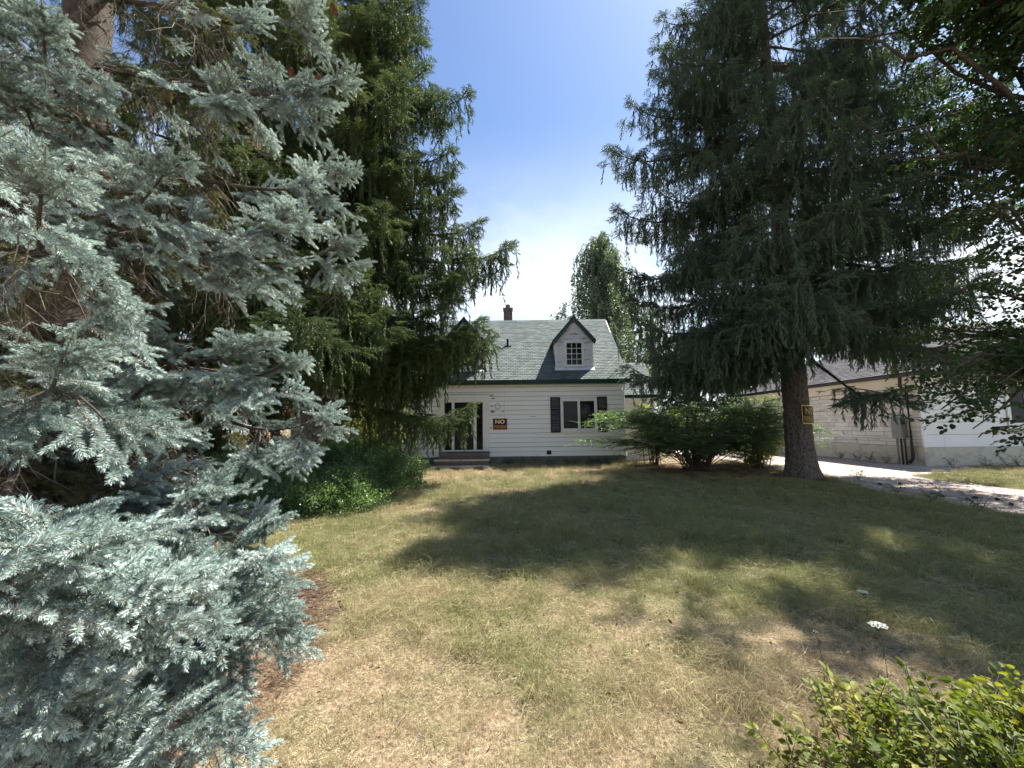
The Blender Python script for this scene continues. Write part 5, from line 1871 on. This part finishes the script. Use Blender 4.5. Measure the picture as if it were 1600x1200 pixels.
# ---- leafy trees
def leafy_tree(label, base, H, crown_c, crown_r, key, n_limbs=10, n_sub=9, per=7, seed=0, r0=0.2, size=1.0, name='leafy_tree', cat='tree', extra_tips=(), bark='bark_small', prune=None):
    rg = np.random.default_rng(seed)
    tree = thing(name, label, cat, (base[0], base[1], 0))
    c, r = np.array(crown_c, float), np.array(crown_r, float)
    top = np.array([c[0], c[1], c[2] + r[2] * 0.6])
    b0 = np.array([base[0], base[1], -0.1])
    if prune:
        top = np.array([base[0] - 0.6, base[1] + 0.3, top[2]])
    t = np.linspace(0, 1, 10)[:, None]
    T = b0 + (top - b0) * t + np.stack([0.15 * np.sin(t[:, 0] * 5), 0.12 * np.cos(t[:, 0] * 4) - 0.12, 0 * t[:, 0]], 1) * (H / 8)
    mbt = MB(); mbt.tube(T, np.linspace(r0 * 1.2, r0 * 0.15, 10), 12)
    mbt.obj('trunk', M[bark], tree, smooth=True)
    pts, rots, scl, idx = [], [], [], []
    targets = []
    for i in range(n_limbs):
        d = unit(rg.normal(size=3) * np.array([1, 1, 0.8]))
        targets.append(c + d * r * rg.uniform(0.7, 1.0))
    for e in extra_tips:
        targets.append(np.array(e, float))
    nk = len(_groups[key].nodes)
    na_ = sum(1 for n in _groups[key].nodes if n.bl_idname == 'GeometryNodeObjectInfo')
    for tg in targets:
        zt = np.clip((tg[2] - T[0, 2]) / (T[-1, 2] - T[0, 2]) - rg.uniform(0.1, 0.35), 0.2, 0.9)
        a = np.array([np.interp(zt * 9, range(10), T[:, k]) for k in range(3)])
        kk = 8
        tt = np.linspace(0, 1, kk)[:, None]
        Lm = np.linalg.norm(tg - a)
        P = a + (tg - a) * tt
        P[:, 2] += 0.12 * Lm * np.sin(PI * tt[:, 0])
        P[1:-1] += rg.normal(size=(kk - 2, 3)) * 0.03 * Lm
        wood = MB(); wood.tube(P, np.linspace(r0 * 0.35, 0.008, kk), 6, cap=False)
        lp, lr, ls_, li = [], [], [], []
        for j in range(n_sub):
            u = 0.2 + 0.8 * (j + rg.random()) / n_sub
            p = np.array([np.interp(u * (kk - 1), range(kk), P[:, k]) for k in range(3)])
            d = unit(unit(tg - a) * 0.7 + rg.normal(size=3) * np.array([0.8, 0.8, 0.5]))
            ln = Lm * rg.uniform(0.18, 0.42)
            Q = curve(p, d, ln, rg.uniform(0.05, 0.35), 7, 0.02, rg)[:5] if prune else curve(p, d, ln, rg.uniform(0.05, 0.35), 5, 0.05, rg)
            pe = project(Q[-1]) if prune else None
            if pe is not None and (pe[1] > 705 or (pe[0] < prune - 20 and pe[1] > 20)):
                continue
            wood.tube(Q, np.linspace(0.012, 0.004, 5) * (1 + r0), 4, cap=False)
            for q in range(per):
                v = 0.15 + 0.85 * (q + rg.random()) / per
                b1 = np.array([np.interp(v * 4, range(5), Q[:, k]) for k in range(3)])
                yaw = math.atan2(d[1], d[0]) + rg.choice([-1, 1]) * rg.uniform(0.2, 1.3)
                pj = project(b1) if prune else None
                if pj is not None and pj[0] < prune and pj[1] > -25:
                    continue
                lp.append(b1 + rg.normal(size=3) * 0.05); lr.append((rg.normal() * 0.4, rg.uniform(-0.3, 0.6), yaw)); ls_.append(size * rg.uniform(0.7, 1.25)); li.append(rg.integers(na_))
        b_ = wood.obj('branch', M[bark], tree, smooth=True)
        scatter('foliage', key, lp, lr, ls_, li, b_)
    return tree


mt_tips = [at(1440, 270, 7.6), at(1400, 560, 7.8), at(1470, 455, 7.2), at(1500, 160, 7.4), at(1470, 640, 7.0), at(1455, 625, 6.6), at(1520, 670, 6.4), at(1560, 600, 6.2), at(1430, 30, 8.0), at(1560, 300, 6.8),
           at(1590, 690, 6.6), at(1540, 520, 7.4), at(1500, 580, 7.6), at(1620, 440, 6.2), at(1610, 150, 6.8), at(1560, 30, 7.0), at(1500, 330, 8.2), at(1430, 510, 8.4), at(1520, 240, 7.8), at(1590, 540, 7.0),
           (8.0, 7.2, 10.4), (8.6, 6.6, 9.8), (7.6, 7.6, 11.0), (8.3, 7.9, 11.6), (9.0, 7.0, 11.2), (7.4, 6.9, 10.6), (8.8, 8.0, 10.2), (8.1, 6.4, 10.9), (9.2, 6.2, 10.2)]
leafy_tree('broadleaf tree with open leafy branches reaching in from the right edge', (11.3, 7.2), 13, (9.0, 7.5, 9.6), (3.1, 2.6, 4.0), 'maple_twigs', n_limbs=34, n_sub=10, per=7, seed=31, r0=0.17, extra_tips=mt_tips, name='broadleaf_tree', prune=1415)

# ---- weeping tree behind the house
wy = 27.0
wb = at(950, 660, wy)
wt = at(940, 362, wy)
weep = thing('weeping_tree', 'tall weeping tree with a nodding top behind the right end of the roof', 'tree', (wb.x + 0.7, wy, 0))
ctrl = [(wb.x + 0.7, wy, -0.1), (wb.x + 0.5, wy, 5), (wb.x - 0.0, wy, 9.5), (wt.x - 0.3, wy, wt.z - 1.2), (wt.x, wy, wt.z), (wt.x + 0.55, wy, wt.z - 0.6)]
T = np.array([[np.interp(t, range(6), [p[c] for p in ctrl]) for c in range(3)] for t in np.linspace(0, 5, 26)])
MB().tube(T, np.concatenate([np.linspace(0.32, 0.09, 18), np.linspace(0.08, 0.03, 8)]), 10).obj('trunk', M['birch'], weep, smooth=True)
rg = np.random.default_rng(5)
for i in range(74):
    f = i / 74
    za = 3.5 + (wt.z - 4.0) * f ** 0.8
    a = i * 2.4
    Rr = np.interp(za, [3, 7, 10, 13, wt.z], [4.6, 4.0, 2.7, 1.5, 0.5]) * rg.uniform(0.6, 1.1)
    base_ = np.array([np.interp(za, T[:21, 2], T[:21, k]) for k in range(3)])
    base_[2] = za
    tip = base_ + np.array([Rr * math.cos(a), Rr * math.sin(a), -0.1 * Rr])
    kk = 7
    tt = np.linspace(0, 1, kk)[:, None]
    P = base_ + (tip - base_) * tt
    P[:, 2] += 0.42 * Rr * np.sin(PI * tt[:, 0] * 0.85)
    wood = MB(); wood.tube(P, np.linspace(0.05, 0.012, kk), 4, cap=False)
    lp, lr, ls_, li = [], [], [], []
    for j in range(int(13 + 9 * Rr)):
        u = rg.uniform(0.05, 1)
        b1 = np.array([np.interp(u * (kk - 1), range(kk), P[:, k]) for k in range(3)]) + rg.normal(size=3) * 0.18
        lp.append(b1); lr.append((rg.normal() * 0.12, rg.normal() * 0.12, rg.uniform(0, 2 * PI))); ls_.append(rg.uniform(0.7, 1.5)); li.append(rg.integers(3))
    b_ = wood.obj('branch', M['birch'], weep)
    scatter('foliage', 'weep_twigs', lp, lr, ls_, li, b_)

for k, (px, Y, z, rx, rz, lab) in enumerate([
        (1075, 30, 5.2, 4.4, 4.8, 'round green tree behind the lower wing, right of the weeping tree'),
        (1200, 34, 5.0, 5.0, 4.6, 'broad green tree behind the dark spruce trunk'),
        (1330, 38, 5.0, 5.6, 4.6, 'green tree standing beyond the neighbouring dark roof'),
        (430, 30, 6.5, 6.0, 6.0, 'green tree behind the left end of the house'),
        (180, 28, 7.0, 7.0, 6.5, 'tall green tree far left behind the spruces'),
        (20, 24, 6.0, 6.0, 5.6, 'green tree at the far left edge behind the pale house')]):
    p = at(px, 650, Y)
    leafy_tree(lab, (p.x, Y), z + rz, (p.x, Y, z), (rx, rx * 0.8, rz), 'back_twigs', n_limbs=26, n_sub=9, per=7, seed=50 + k, r0=0.25, size=1.3, name='background_tree')


# ---- shrubs
def arching_shrub(label, base, n_stems, reach, rise, key, seed=0, spread=(0, 2 * PI), size=1.0, per=26, name='spreading_shrub', yscale=1.0, r0=0.018, flat=1.0, bark='bark_small'):
    rg = np.random.default_rng(seed)
    sh = thing(name, label, 'shrub', (base[0], base[1], 0))
    na_ = sum(1 for n in _groups[key].nodes if n.bl_idname == 'GeometryNodeObjectInfo')
    for i in range(n_stems):
        a = spread[0] + (spread[1] - spread[0]) * (i + rg.random()) / n_stems
        rc = reach * rg.uniform(0.35, 1.0)
        hh = rise * rg.uniform(0.35, 1.0) * (1.15 - 0.35 * rc / reach)
        p0 = np.array([base[0] + rg.normal() * 0.15, base[1] + rg.normal() * 0.15, -0.03])
        kk = 9
        t = np.linspace(0, 1, kk)
        P = np.stack([p0[0] + rc * math.cos(a) * t, p0[1] + yscale * rc * math.sin(a) * t, hh * np.sin(PI * 0.62 * t ** 0.8) / math.sin(PI * 0.62) * 1.0], 1)
        P[:, 2] = np.maximum(P[:, 2], 0.0) + 0.0
        P[1:] += rg.normal(size=(kk - 1, 3)) * 0.04
        wood = MB(); wood.tube(P, np.linspace(r0, 0.004, kk), 5, cap=False)
        lp, lr, ls_, li = [], [], [], []
        for j in range(per):
            u = 0.22 + 0.78 * (j + rg.random()) / per
            b1 = np.array([np.interp(u * (kk - 1), range(kk), P[:, k]) for k in range(3)])
            s = rg.choice([-1, 1])
            yaw = a + s * rg.uniform(0.2, 1.2)
            ln = rg.uniform(0, 0.5) * min(1.0, reach * 0.5)
            q = b1 + np.array([math.cos(yaw) * ln, math.sin(yaw) * ln, rg.uniform(-0.08, 0.16)])
            wood.tube([b1, (b1 + q) / 2 + (0, 0, 0.02), q], 0.004, 3, cap=False)
            if q[2] < 0.06:
                q[2] = 0.06
            lp.append(q); lr.append((rg.normal() * 0.3, rg.uniform(-0.25, 0.3) * flat - (1 - flat) * rg.uniform(0, 1.2), yaw)); ls_.append(size * rg.uniform(0.7, 1.25)); li.append(rg.integers(na_))
        b_ = wood.obj('stem', M[bark], sh)
        scatter('foliage', key, lp, lr, ls_, li, b_)
    return sh


arching_shrub('dark spreading shrub with fine leaves under the right spruce', (6.2, 14.0), 120, 3.9, 2.2, 'fine_twigs', seed=4, per=34, size=1.1, yscale=0.45)
arching_shrub('bright yellow green bush behind the dark spreading shrub', (5.5, 16.3), 22, 0.7, 2.5, 'yellow_twigs', seed=5, per=18, name='yellow_bush', yscale=0.5, size=1.0)
arching_shrub('low sunlit yellow bush between the dark shrub and the thick trunk', (8.55, 14.6), 24, 0.8, 0.95, 'yellow_twigs', seed=6, per=14, name='yellow_bush', yscale=0.7, size=0.9)
arching_shrub('tall loose green bush behind the thick spruce trunk', (9.2, 15.9), 46, 1.5, 2.6, 'fine_twigs', seed=7, per=22, name='green_bush', yscale=0.6, size=1.2)
arching_shrub('yellow green bush left of the bare twiggy shrub at the house wall', (-4.75, 14.6), 44, 1.15, 2.5, 'yellow_twigs', seed=8, per=18, name='yellow_bush', yscale=0.7, size=0.85)
arching_shrub('small red leaved bush left of the side window', (-9.0, 15.0), 16, 0.8, 2.9, 'red_twigs', seed=9, per=12, name='red_bush', yscale=0.7)
# bare twiggy shrub at the wall
bt = thing('bare_shrub', 'leafless grey twiggy shrub against the siding left of the door', 'shrub', (-3.75, 15.9, 0))
rg = np.random.default_rng(12)
for i in range(14):
    a = rg.uniform(0, 2 * PI)
    P = curve((-3.75 + rg.normal() * 0.05, 15.9 + rg.normal() * 0.05, -0.03), (math.cos(a) * 0.28, math.sin(a) * 0.2, 1), rg.uniform(1.2, 1.9), -0.02, 7, 0.02, rg)
    w = MB(); w.tube(P, np.linspace(0.014, 0.003, 7), 4, cap=False)
    for j in range(14):
        u = rg.uniform(0.15, 1)
        b1 = np.array([np.interp(u * 6, range(7), P[:, k]) for k in range(3)])
        a2 = rg.uniform(0, 2 * PI)
        Q = curve(b1, (math.cos(a2), math.sin(a2) * 0.6, 0.9), rg.uniform(0.15, 0.4), 0.0, 4, 0.05, rg)
        w.tube(Q, np.linspace(0.005, 0.002, 4), 3, cap=False)
    w.obj('stem', M['bark_grey'], bt)


def mound(label, c, r, key, n, seed=0, size=1.0, name='leafy_shrub'):
    """low mounded shrub: leaf clusters over and inside a lumpy dome, on a few woody stems"""
    rg = np.random.default_rng(seed)
    sh = thing(name, label, 'shrub', (c[0], c[1], 0))
    st_ = MB()
    for i in range(16):
        a = rg.uniform(0, 2 * PI)
        d = np.array([math.cos(a) * r[0] * 0.7, math.sin(a) * r[1] * 0.7, r[2] * 0.75])
        P = np.array(c, float)[None] * [1, 1, 0] + d * np.linspace(0, 1, 6)[:, None] + rg.normal(size=(6, 3)) * 0.03
        st_.tube(P, np.linspace(0.02, 0.005, 6), 4, cap=False)
    st_.obj('stems', M['bark_small'], sh)
    pts, rots, scl, idx = [], [], [], []
    while len(pts) < n:
        u = unit(rg.normal(size=3)); u[2] = abs(u[2])
        f = rg.uniform(0.75, 1.0) if rg.random() < 0.8 else rg.uniform(0.3, 0.75)
        lump = 1 + 0.32 * mnoise.noise(Vector(u * 2.6) + Vector((seed, 0, 0))) + 0.14 * mnoise.noise(Vector(u * 7) + Vector((seed, 3, 0)))
        p = np.array([c[0] + u[0] * r[0] * f * lump, c[1] + u[1] * r[1] * f * lump, u[2] * r[2] * f * lump])
        pts.append(p + rg.normal(size=3) * 0.03); rots.append((rg.normal() * 0.4 + u[1] * -0.6, rg.normal() * 0.4 + u[0] * 0.6, rg.uniform(0, 2 * PI))); scl.append(size * rg.uniform(0.7, 1.3)); idx.append(rg.integers(3))
    scatter('foliage', key, pts, rots, scl, idx, sh)
    return sh


mound('wide mound of dark glossy groundcover at the lawn edge on the left', (-4.2, 10.9, 0), (1.85, 2.2, 1.2), 'dark_clusters', 5200, seed=1)
mound('dark mounded shrub under the left spruce beside the blue spruce', (-5.9, 9.3, 0), (2.0, 1.8, 1.05), 'dark_clusters', 5200, seed=2)
mound('taller dark shrub below the left side window', (-6.2, 12.9, 0), (1.9, 1.3, 1.35), 'dark_clusters', 5200, seed=3)
mound('small dark mound nearest the blue spruce tips', (-3.8, 8.3, 0), (1.3, 1.15, 0.78), 'dark_clusters', 2900, seed=4)
mound('dark shrub at the far left behind the blue spruce', (-9.0, 8.8, 0), (2.2, 1.8, 1.6), 'dark_clusters', 3600, seed=6)

# broken concrete lumps by the steps
rub = thing('rubble_pile', 'small heap of broken pale concrete by the yellow bush', 'rubble', (-4.0, 15.6, 0))
for i in range(16):
    x, y = -4.45 + rnd.random() * 0.85, 15.35 + rnd.random() * 0.5
    s = rnd.uniform(0.06, 0.16)
    mb = MB()
    th = [rnd.uniform(0, 2 * PI) for _ in range(1)]
    V = []
    for zz in (0, 1):
        for j in range(5):
            a = j * 2 * PI / 5 + th[0]
            rr = s * rnd.uniform(0.7, 1.1) * (1 - 0.25 * zz)
            V.append((x + rr * math.cos(a), y + rr * math.sin(a), max(0, -0.02 + zz * s * 0.9 + rnd.uniform(0, 0.04) * zz) + (0.1 if i > 9 else 0)))
    mb.add(V, [(j, (j + 1) % 5, 5 + (j + 1) % 5, 5 + j) for j in range(5)])
    mb.add(V, [(5, 6, 7, 8, 9)])
    mb.obj('chunk', M['concrete'], rub)

# ---- weeds
weeds = []
for i in range(16):
    weeds.append((-0.6 + i * 0.32 + rnd.uniform(-0.1, 0.1), HY - rnd.uniform(0.12, 0.4), rnd.uniform(0.25, 0.5), 'against the foundation of the white house', 'weeds along the house foundation'))
for x, y, h_ in ((14.0, 15.6, 0.5), (14.05, 16.4, 0.55), (14.1, 17.0, 0.4), (14.1, 17.9, 0.35), (14.1, 20.0, 1.0), (14.0, 20.6, 0.8), (14.9, 14.1, 0.5)):
    weeds.append((x, y, h_, 'at the foot of the pale stone wall', 'weeds along the stone wall'))
for x, y, h_ in ((9.35, 11.3, 0.4), (8.5, 9.3, 0.3), (8.3, 8.3, 0.3), (8.2, 7.4, 0.35)):
    weeds.append((x, y, h_, 'at the near edge of the gravel driveway', 'weeds along the driveway edge'))
for x, y, h_ in ((15.6, 13.7, 0.6), (16.1, 13.5, 0.7), (16.6, 13.6, 0.55), (17.2, 13.4, 0.6)):
    weeds.append((x, y, h_, 'in front of the white panelled wall', 'weeds by the white panelled wall'))
rg = np.random.default_rng(77)
weed_objs = []
for x, y, h_, where, grp in weeds:
    w_ = thing('weed', 'leafy green weed growing ' + where, 'weed', (x, y, 0), grp)
    weed_objs.append((w_, grp, x if 'house' in grp or 'panelled' in grp else -y, h_))
    sm = MB()
    lp, lr, ls_, li = [], [], [], []
    for j in range(5):
        a = rg.uniform(0, 2 * PI)
        P = curve((x, y, -0.02), (math.cos(a) * 0.45, math.sin(a) * 0.45, 1), h_ * rg.uniform(0.6, 1.0), 0.1, 4)
        sm.tube(P, 0.004, 3, cap=False)
        for q in range(4):
            b1 = P[1 + q % 3]
            lp.append(b1); lr.append((0, rg.uniform(-0.9, 0.1), rg.uniform(0, 2 * PI))); ls_.append(rg.uniform(0.5, 1.0)); li.append(rg.integers(2))
    sm.obj('stem', M['leaf_mid'], w_)
    scatter('foliage', 'weed_twigs', lp, lr, ls_, li, w_)

ORD = ['first', 'second', 'third', 'fourth', 'fifth', 'sixth', 'seventh', 'eighth', 'ninth', 'tenth', 'eleventh', 'twelfth', 'thirteenth', 'fourteenth', 'fifteenth', 'sixteenth', 'seventeenth', 'eighteenth', 'nineteenth', 'twentieth']
PH = {'weeds along the house foundation': 'green weed against the house foundation, {} from the front steps', 'weeds along the stone wall': 'green weed at the foot of the stone wall, {} counting from the far end',
      'weeds along the driveway edge': 'green weed at the lawn edge of the driveway, {} counting towards the street', 'weeds by the white panelled wall': 'green weed before the white panelled wall, {} from its left corner'}
for grp in PH:
    for k, (w_, g_, key_, h_) in enumerate(sorted([q for q in weed_objs if q[1] == grp], key=lambda q: q[2])):
        w_['label'] = PH[grp].format(ORD[k])

# ---- yellow-green shrub in the right foreground: its nearest leaves are single parts
sp = thing('low_shrub', 'low shrub with yellow green pointed leaves in the bottom right corner', 'shrub', (1.95, 1.75, 0))
rg = np.random.default_rng(42)
leaf_me = []
for k in range(6):
    mb, at_ = MB(), []
    add_leaf(mb, at_, rg, np.zeros(3), np.array([1.0, 0, 0]), np.array([0, 0, 1.0]), 1.0, 'oval', fold=0.2 + 0.1 * k / 5, curl=0.1 + 0.06 * k)
    leaf_me.append(mb.mesh('leaf', [M['leaf_spirea']], attr=np.full(mb.nfaces(), k / 5)))
lp, lr, ls_, li = [], [], [], []
stemmb = MB()
surf_pts = []
SCX, SCY, SRX, SRY = 1.95, 1.72, 0.98, 0.52
for i in range(300):
    a = rg.uniform(0, 2 * PI); rr = math.sqrt(rg.random())
    x, y = SCX + SRX * rr * math.cos(a), SCY + SRY * rr * math.sin(a)
    hh = (0.32 * (1 - rr ** 2.2) + 0.08) * (0.8 + 0.35 * rg.random()) + 0.03 * math.sin(x * 9)
    p0 = np.array([SCX + (x - SCX) * 0.45, SCY + (y - SCY) * 0.45, -0.02])
    p1 = np.array([x, y, hh])
    P = np.array([p0, p0 * 0.5 + p1 * 0.5 + (0, 0, 0.05), p1])
    stemmb.tube(P, [0.003, 0.0025, 0.0015], 3, cap=False)
    yaw = rg.uniform(0, 2 * PI)
    lp.append(p1 - (0, 0, 0.08)); lr.append((rg.normal() * 0.4, rg.uniform(-1.3, -0.3), yaw)); ls_.append(rg.uniform(0.7, 1.15)); li.append(rg.integers(3))
    lp.append(P[1]); lr.append((rg.normal() * 0.4, rg.uniform(-0.9, -0.1), rg.uniform(0, 2 * PI))); ls_.append(rg.uniform(0.7, 1.1)); li.append(rg.integers(3))
    if rg.random() < 0.12:
        lp.append(p1); lr.append((0, rg.uniform(-1.2, -0.2), yaw)); ls_.append(rg.uniform(0.6, 1.1)); li.append(3)
    surf_pts.append(p1)
stemmb.obj('stems', M['bark_small'], sp)
scatter('foliage', 'spirea_twigs', lp, lr, ls_, li, sp)
for i in range(290):
    p = surf_pts[rg.integers(len(surf_pts))]
    o = bpy.data.objects.new('leaf', leaf_me[rg.integers(6)])
    COL.objects.link(o)
    o.parent = sp
    o.location = Vector(p) + Vector(rg.normal(size=3) * 0.03) - Vector((1.95, 1.75, 0)) + Vector((0, 0, 0.01))
    o.rotation_euler = (rg.normal() * 0.5, rg.uniform(-0.6, 0.5), rg.uniform(0, 2 * PI))
    s = rg.uniform(0.038, 0.058)
    o.scale = (s, s, s)


# ---- wild carrot flowers
def flower(px, py, Y, width, label, nu=26, lean=0.05):
    h_ = at(px, py, Y)
    fl = thing('wild_carrot', label, 'flower', (h_.x + lean, Y + lean, 0), 'wild carrot flowers')
    rg = np.random.default_rng(int(px))
    base_ = np.array([h_.x + lean, Y + lean, height(h_.x, Y) - 0.02])
    top_ = np.array([h_.x, h_.y, h_.z])
    P = np.array([base_ + (top_ - base_) * t + np.array([0.02 * math.sin(3 * t), 0, 0]) for t in np.linspace(0, 1, 7)])
    P[-1] = top_ - (0, 0, width * 0.35)
    MB().tube(P, np.linspace(0.0022, 0.0014, 7), 5, cap=False).obj('stalk', M['leaf_weep'], fl)
    um, rays = MB(), MB()
    for i in range(nu):
        rr = math.sqrt((i + 0.5) / nu); a = i * 2.39996
        c = top_ + np.array([rr * math.cos(a), rr * math.sin(a), 0.12 * (1 - rr * rr)]) * width / 2
        rays.tube([P[-1], (P[-1] + c) / 2 + np.array([math.cos(a), math.sin(a), 0]) * width * 0.06, c], 0.0007, 3, cap=False)
        for j in range(9):
            r2 = math.sqrt((j + 0.3) / 9) * width * 0.085; a2 = j * 2.4
            q = c + np.array([r2 * math.cos(a2), r2 * math.sin(a2), rg.uniform(0, 0.002)])
            s = width * 0.022
            um.add([q + (s, 0, 0), q + (0, s, 0), q - (s, 0, 0), q - (0, s, 0), q + (0, 0, s * 0.6)], [(0, 1, 4), (1, 2, 4), (2, 3, 4), (3, 0, 4)])
    um.obj('flower_head', M['petal'], fl)
    rays.obj('rays', M['leaf_mid'], fl, kind='stuff')
    # feathery leaves up the stalk
    lf = MB()
    for j in range(7):
        b1 = P[1 + j % 5]
        a = rg.uniform(0, 2 * PI)
        Q = curve(b1, (math.cos(a), math.sin(a), 0.5), 0.09, 0.5, 4)
        lf.tube(Q, 0.0012, 3, cap=False)
        for q in range(8):
            u = Q[q % 4]
            lf.tube([u, u + rg.normal(size=3) * 0.012], 0.001, 3, cap=False)
    lf.obj('leaves', M['leaf_mid'], fl, kind='stuff')


flower(1372, 977, 2.25, 0.082, 'largest white wild carrot flower above the shrub in the bottom right')
flower(1348, 925, 3.4, 0.075, 'small white wild carrot flower farther back in the shaded grass')
flower(1274, 987, 2.35, 0.028, 'narrow wild carrot bud left of the largest flower', nu=8)
flower(1411, 1035, 2.1, 0.03, 'tiny wild carrot head right of and below the largest flower', nu=8)

# ------------------------------------------------------------------ grass
rg = np.random.default_rng(99)


def soil_zone(x, y):
    """bare brown ground under the spruces and shrubs"""
    v = 0
    for cx, cy, r in ((BB[0] - 0.4, BB[1], 2.7), (-6.2, 10.5, 3.6), (6.6, 14.4, 2.6), (8.5, 12.3, 1.3), (-9, 9, 4), (-2.3, 1.2, 0.9)):
        d = math.hypot(x - cx, (y - cy)) / r
        v = max(v, 1 - d)
    return v


def in_lawn(x, y):
    if y > HY - 0.08 and x < 14.4:
        return False
    xl = np.interp(y, [p[1] for p in DL], [p[0] for p in DL])
    xr = np.interp(y, [p[1] for p in DR], [p[0] for p in DR])
    if x > xl - 0.02 and x < xr + 0.02:
        return False
    if x > 14.4 and y > 14.5:
        return False
    return True


pts, rots, scl, idx = [], [], [], []
bands = [(0.9, 2.6, 430, 0.8), (2.6, 4.5, 270, 0.88), (4.5, 7.5, 140, 1.0), (7.5, 11, 62, 1.25), (11, 16.6, 38, 1.4)]
for y0, y1, dn, sz_ in bands:
    hw = 1.55 * y1 + 1.0
    x0_, x1_ = -min(hw, 11), min(hw, 17)
    n = int((x1_ - x0_) * (y1 - y0) * dn)
    X = rg.uniform(x0_, x1_, n); Y = rg.uniform(y0, y1, n)
    for x, y in zip(X, Y):
        if abs(x) > 1.5 * y + 0.9 or not in_lawn(x, y):
            continue
        so_ = soil_zone(x, y)
        pn = mnoise.noise((x * 0.9, y * 0.9, 2.2)) + 0.5 * mnoise.noise((x * 3.1, y * 3.1, 7))
        if so_ > 0.1 and rg.random() < min(0.93, so_ * 5):
            if rg.random() < 0.55:
                pts.append((x, y, height(x, y) + 0.002)); rots.append((0, 0, rg.uniform(0, 6.28))); scl.append(sz_ * rg.uniform(0.7, 1.2)); idx.append(6)
            continue
        r_ = rg.random()
        thin = y < 4.2 and pn < 0.05
        if r_ < (0.42 if thin else 0.2):
            i_ = 4 if rg.random() < 0.6 else 5
        else:
            tall = 2.2 < y < 9 and pn > 0.12
            i_ = rg.choice([0, 1, 3, 3]) if tall else rg.choice([0, 1, 2, 2])
        pts.append((x, y, height(x, y) + (0.0 if i_ < 4 else 0.002)))
        # the grass lies over towards the left here and there
        rots.append((rg.normal() * 0.12, rg.normal() * 0.12, rg.uniform(0, 6.28)))
        s = sz_ * rg.uniform(0.65, 1.2) * (0.8 if (thin or y < 2.4) else 1.12)
        if y > 15.9:
            s *= 1.5
        scl.append(s); idx.append(i_)
print('grass', len(pts))
# a few brighter tufts
for cx, cy, k, s in ((0.75, 6.3, 26, 1.5), (-1.1, 5.3, 14, 1.2), (0.9, 4.3, 12, 1.1), (2.9, 6.0, 14, 1.2), (-0.4, 8.0, 12, 1.2)):
    for i in range(k):
        x, y = cx + rg.normal() * 0.35, cy + rg.normal() * 0.2
        pts.append((x, y, height(x, y))); rots.append((rg.normal() * 0.2, rg.normal() * 0.2, rg.uniform(0, 6.28))); scl.append(s * rg.uniform(0.7, 1.2)); idx.append(3)
scatter('grass', 'lawn_blades', pts, rots, scl, idx, kind='stuff')

# loose stones and cones on the driveway
gm = MB()
rg = np.random.default_rng(4)
for i in range(2600):
    y = rg.uniform(4, 21) ** 1.0
    xl = np.interp(y, [p[1] for p in DL], [p[0] for p in DL]); xr = np.interp(y, [p[1] for p in DR], [p[0] for p in DR])
    x = rg.uniform(xl - 0.1, xr + 0.1)
    s = rg.uniform(0.008, 0.026)
    V = np.array([(1, 0, 0), (-1, 0, 0), (0, 1, 0), (0, -1, 0), (0, 0, 0.8), (0, 0, -0.5)]) * s * rg.uniform(0.6, 1.3, (6, 1)) + (x, y, 0.006 + 0.3 * s)
    gm.add(V, [(0, 2, 4), (2, 1, 4), (1, 3, 4), (3, 0, 4)])
gm.obj('gravel', M['stone'], kind='stuff', attr=np.repeat(rg.random(2600), 4))
for k, (px, py) in enumerate([(1379, 758), (1405, 757), (1448, 786), (1477, 778), (1560, 783), (1582, 790), (1530, 780)]):
    g_ = ground_at(px, py)
    mb = cone_mesh((0, 0, 0), 0.11, 0.026)
    o = link('fallen_cone', mb.mesh('fallen_cone', M['bark_small']), loc=(g_.x, g_.y, 0.032), rot=(PI / 2, 0, rnd.uniform(0, 6)))
    tag(o, ['leftmost brown cone on the driveway beyond the trunk', 'brown cone on the driveway, second from the left', 'brown cone in the left wheel track, third from the left', 'brown cone on the driveway, fourth from the left', 'brown cone third from the right end of the driveway', 'rightmost brown cone at the frame edge of the driveway', 'nearer brown cone between two others on the driveway'][k], 'pine cone', 'fallen cones on the driveway')
# dead leaves on the lawn
dl = MB(); at_ = []
rg = np.random.default_rng(14)
for i in range(700):
    y = 1.3 + 10 * rg.random() ** 1.7
    x = rg.uniform(-1.2, 1.3) * y
    if not in_lawn(x, y):
        continue
    add_leaf(dl, at_, rg, np.array([x, y, height(x, y) + rg.uniform(0.015, 0.05)]), rg.normal(size=3) * (1, 1, 0.3), rg.normal(size=3) * (0.5, 0.5, 1), rg.uniform(0.02, 0.045), 'oval', curl=0.5)
dl.obj('fallen_leaves', M['leaf_brown'], kind='stuff', attr=np.concatenate(at_))
tw = MB()
rg = np.random.default_rng(23)
for cx, cy, sx, sy, n in ((8.3, 11.8, 2.2, 1.6, 420), (6.3, 13.6, 1.8, 0.8, 160), (-2.6, 1.9, 1.0, 0.9, 420), (3.0, 5.5, 3.0, 2.5, 120), (-3.6, 8.0, 1.6, 1.6, 120)):
    for i in range(n):
        x, y = cx + rg.normal() * sx, cy + rg.normal() * sy
        if not in_lawn(x, y) or y < 0.8:
            continue
        a = rg.uniform(0, PI)
        L = rg.uniform(0.03, 0.22)
        z = height(x, y) + 0.012
        d = np.array([math.cos(a), math.sin(a), rg.normal() * 0.05]) * L
        tw.tube([np.array([x, y, z]), np.array([x, y, z + 0.008]) + d * 0.5 + rg.normal(size=3) * 0.006, np.array([x, y, z + 0.004]) + d], rg.uniform(0.0015, 0.004), 3, cap=False)
tw.obj('fallen_twigs', M['bark_grey'], kind='stuff')
print('objects', len(bpy.data.objects))
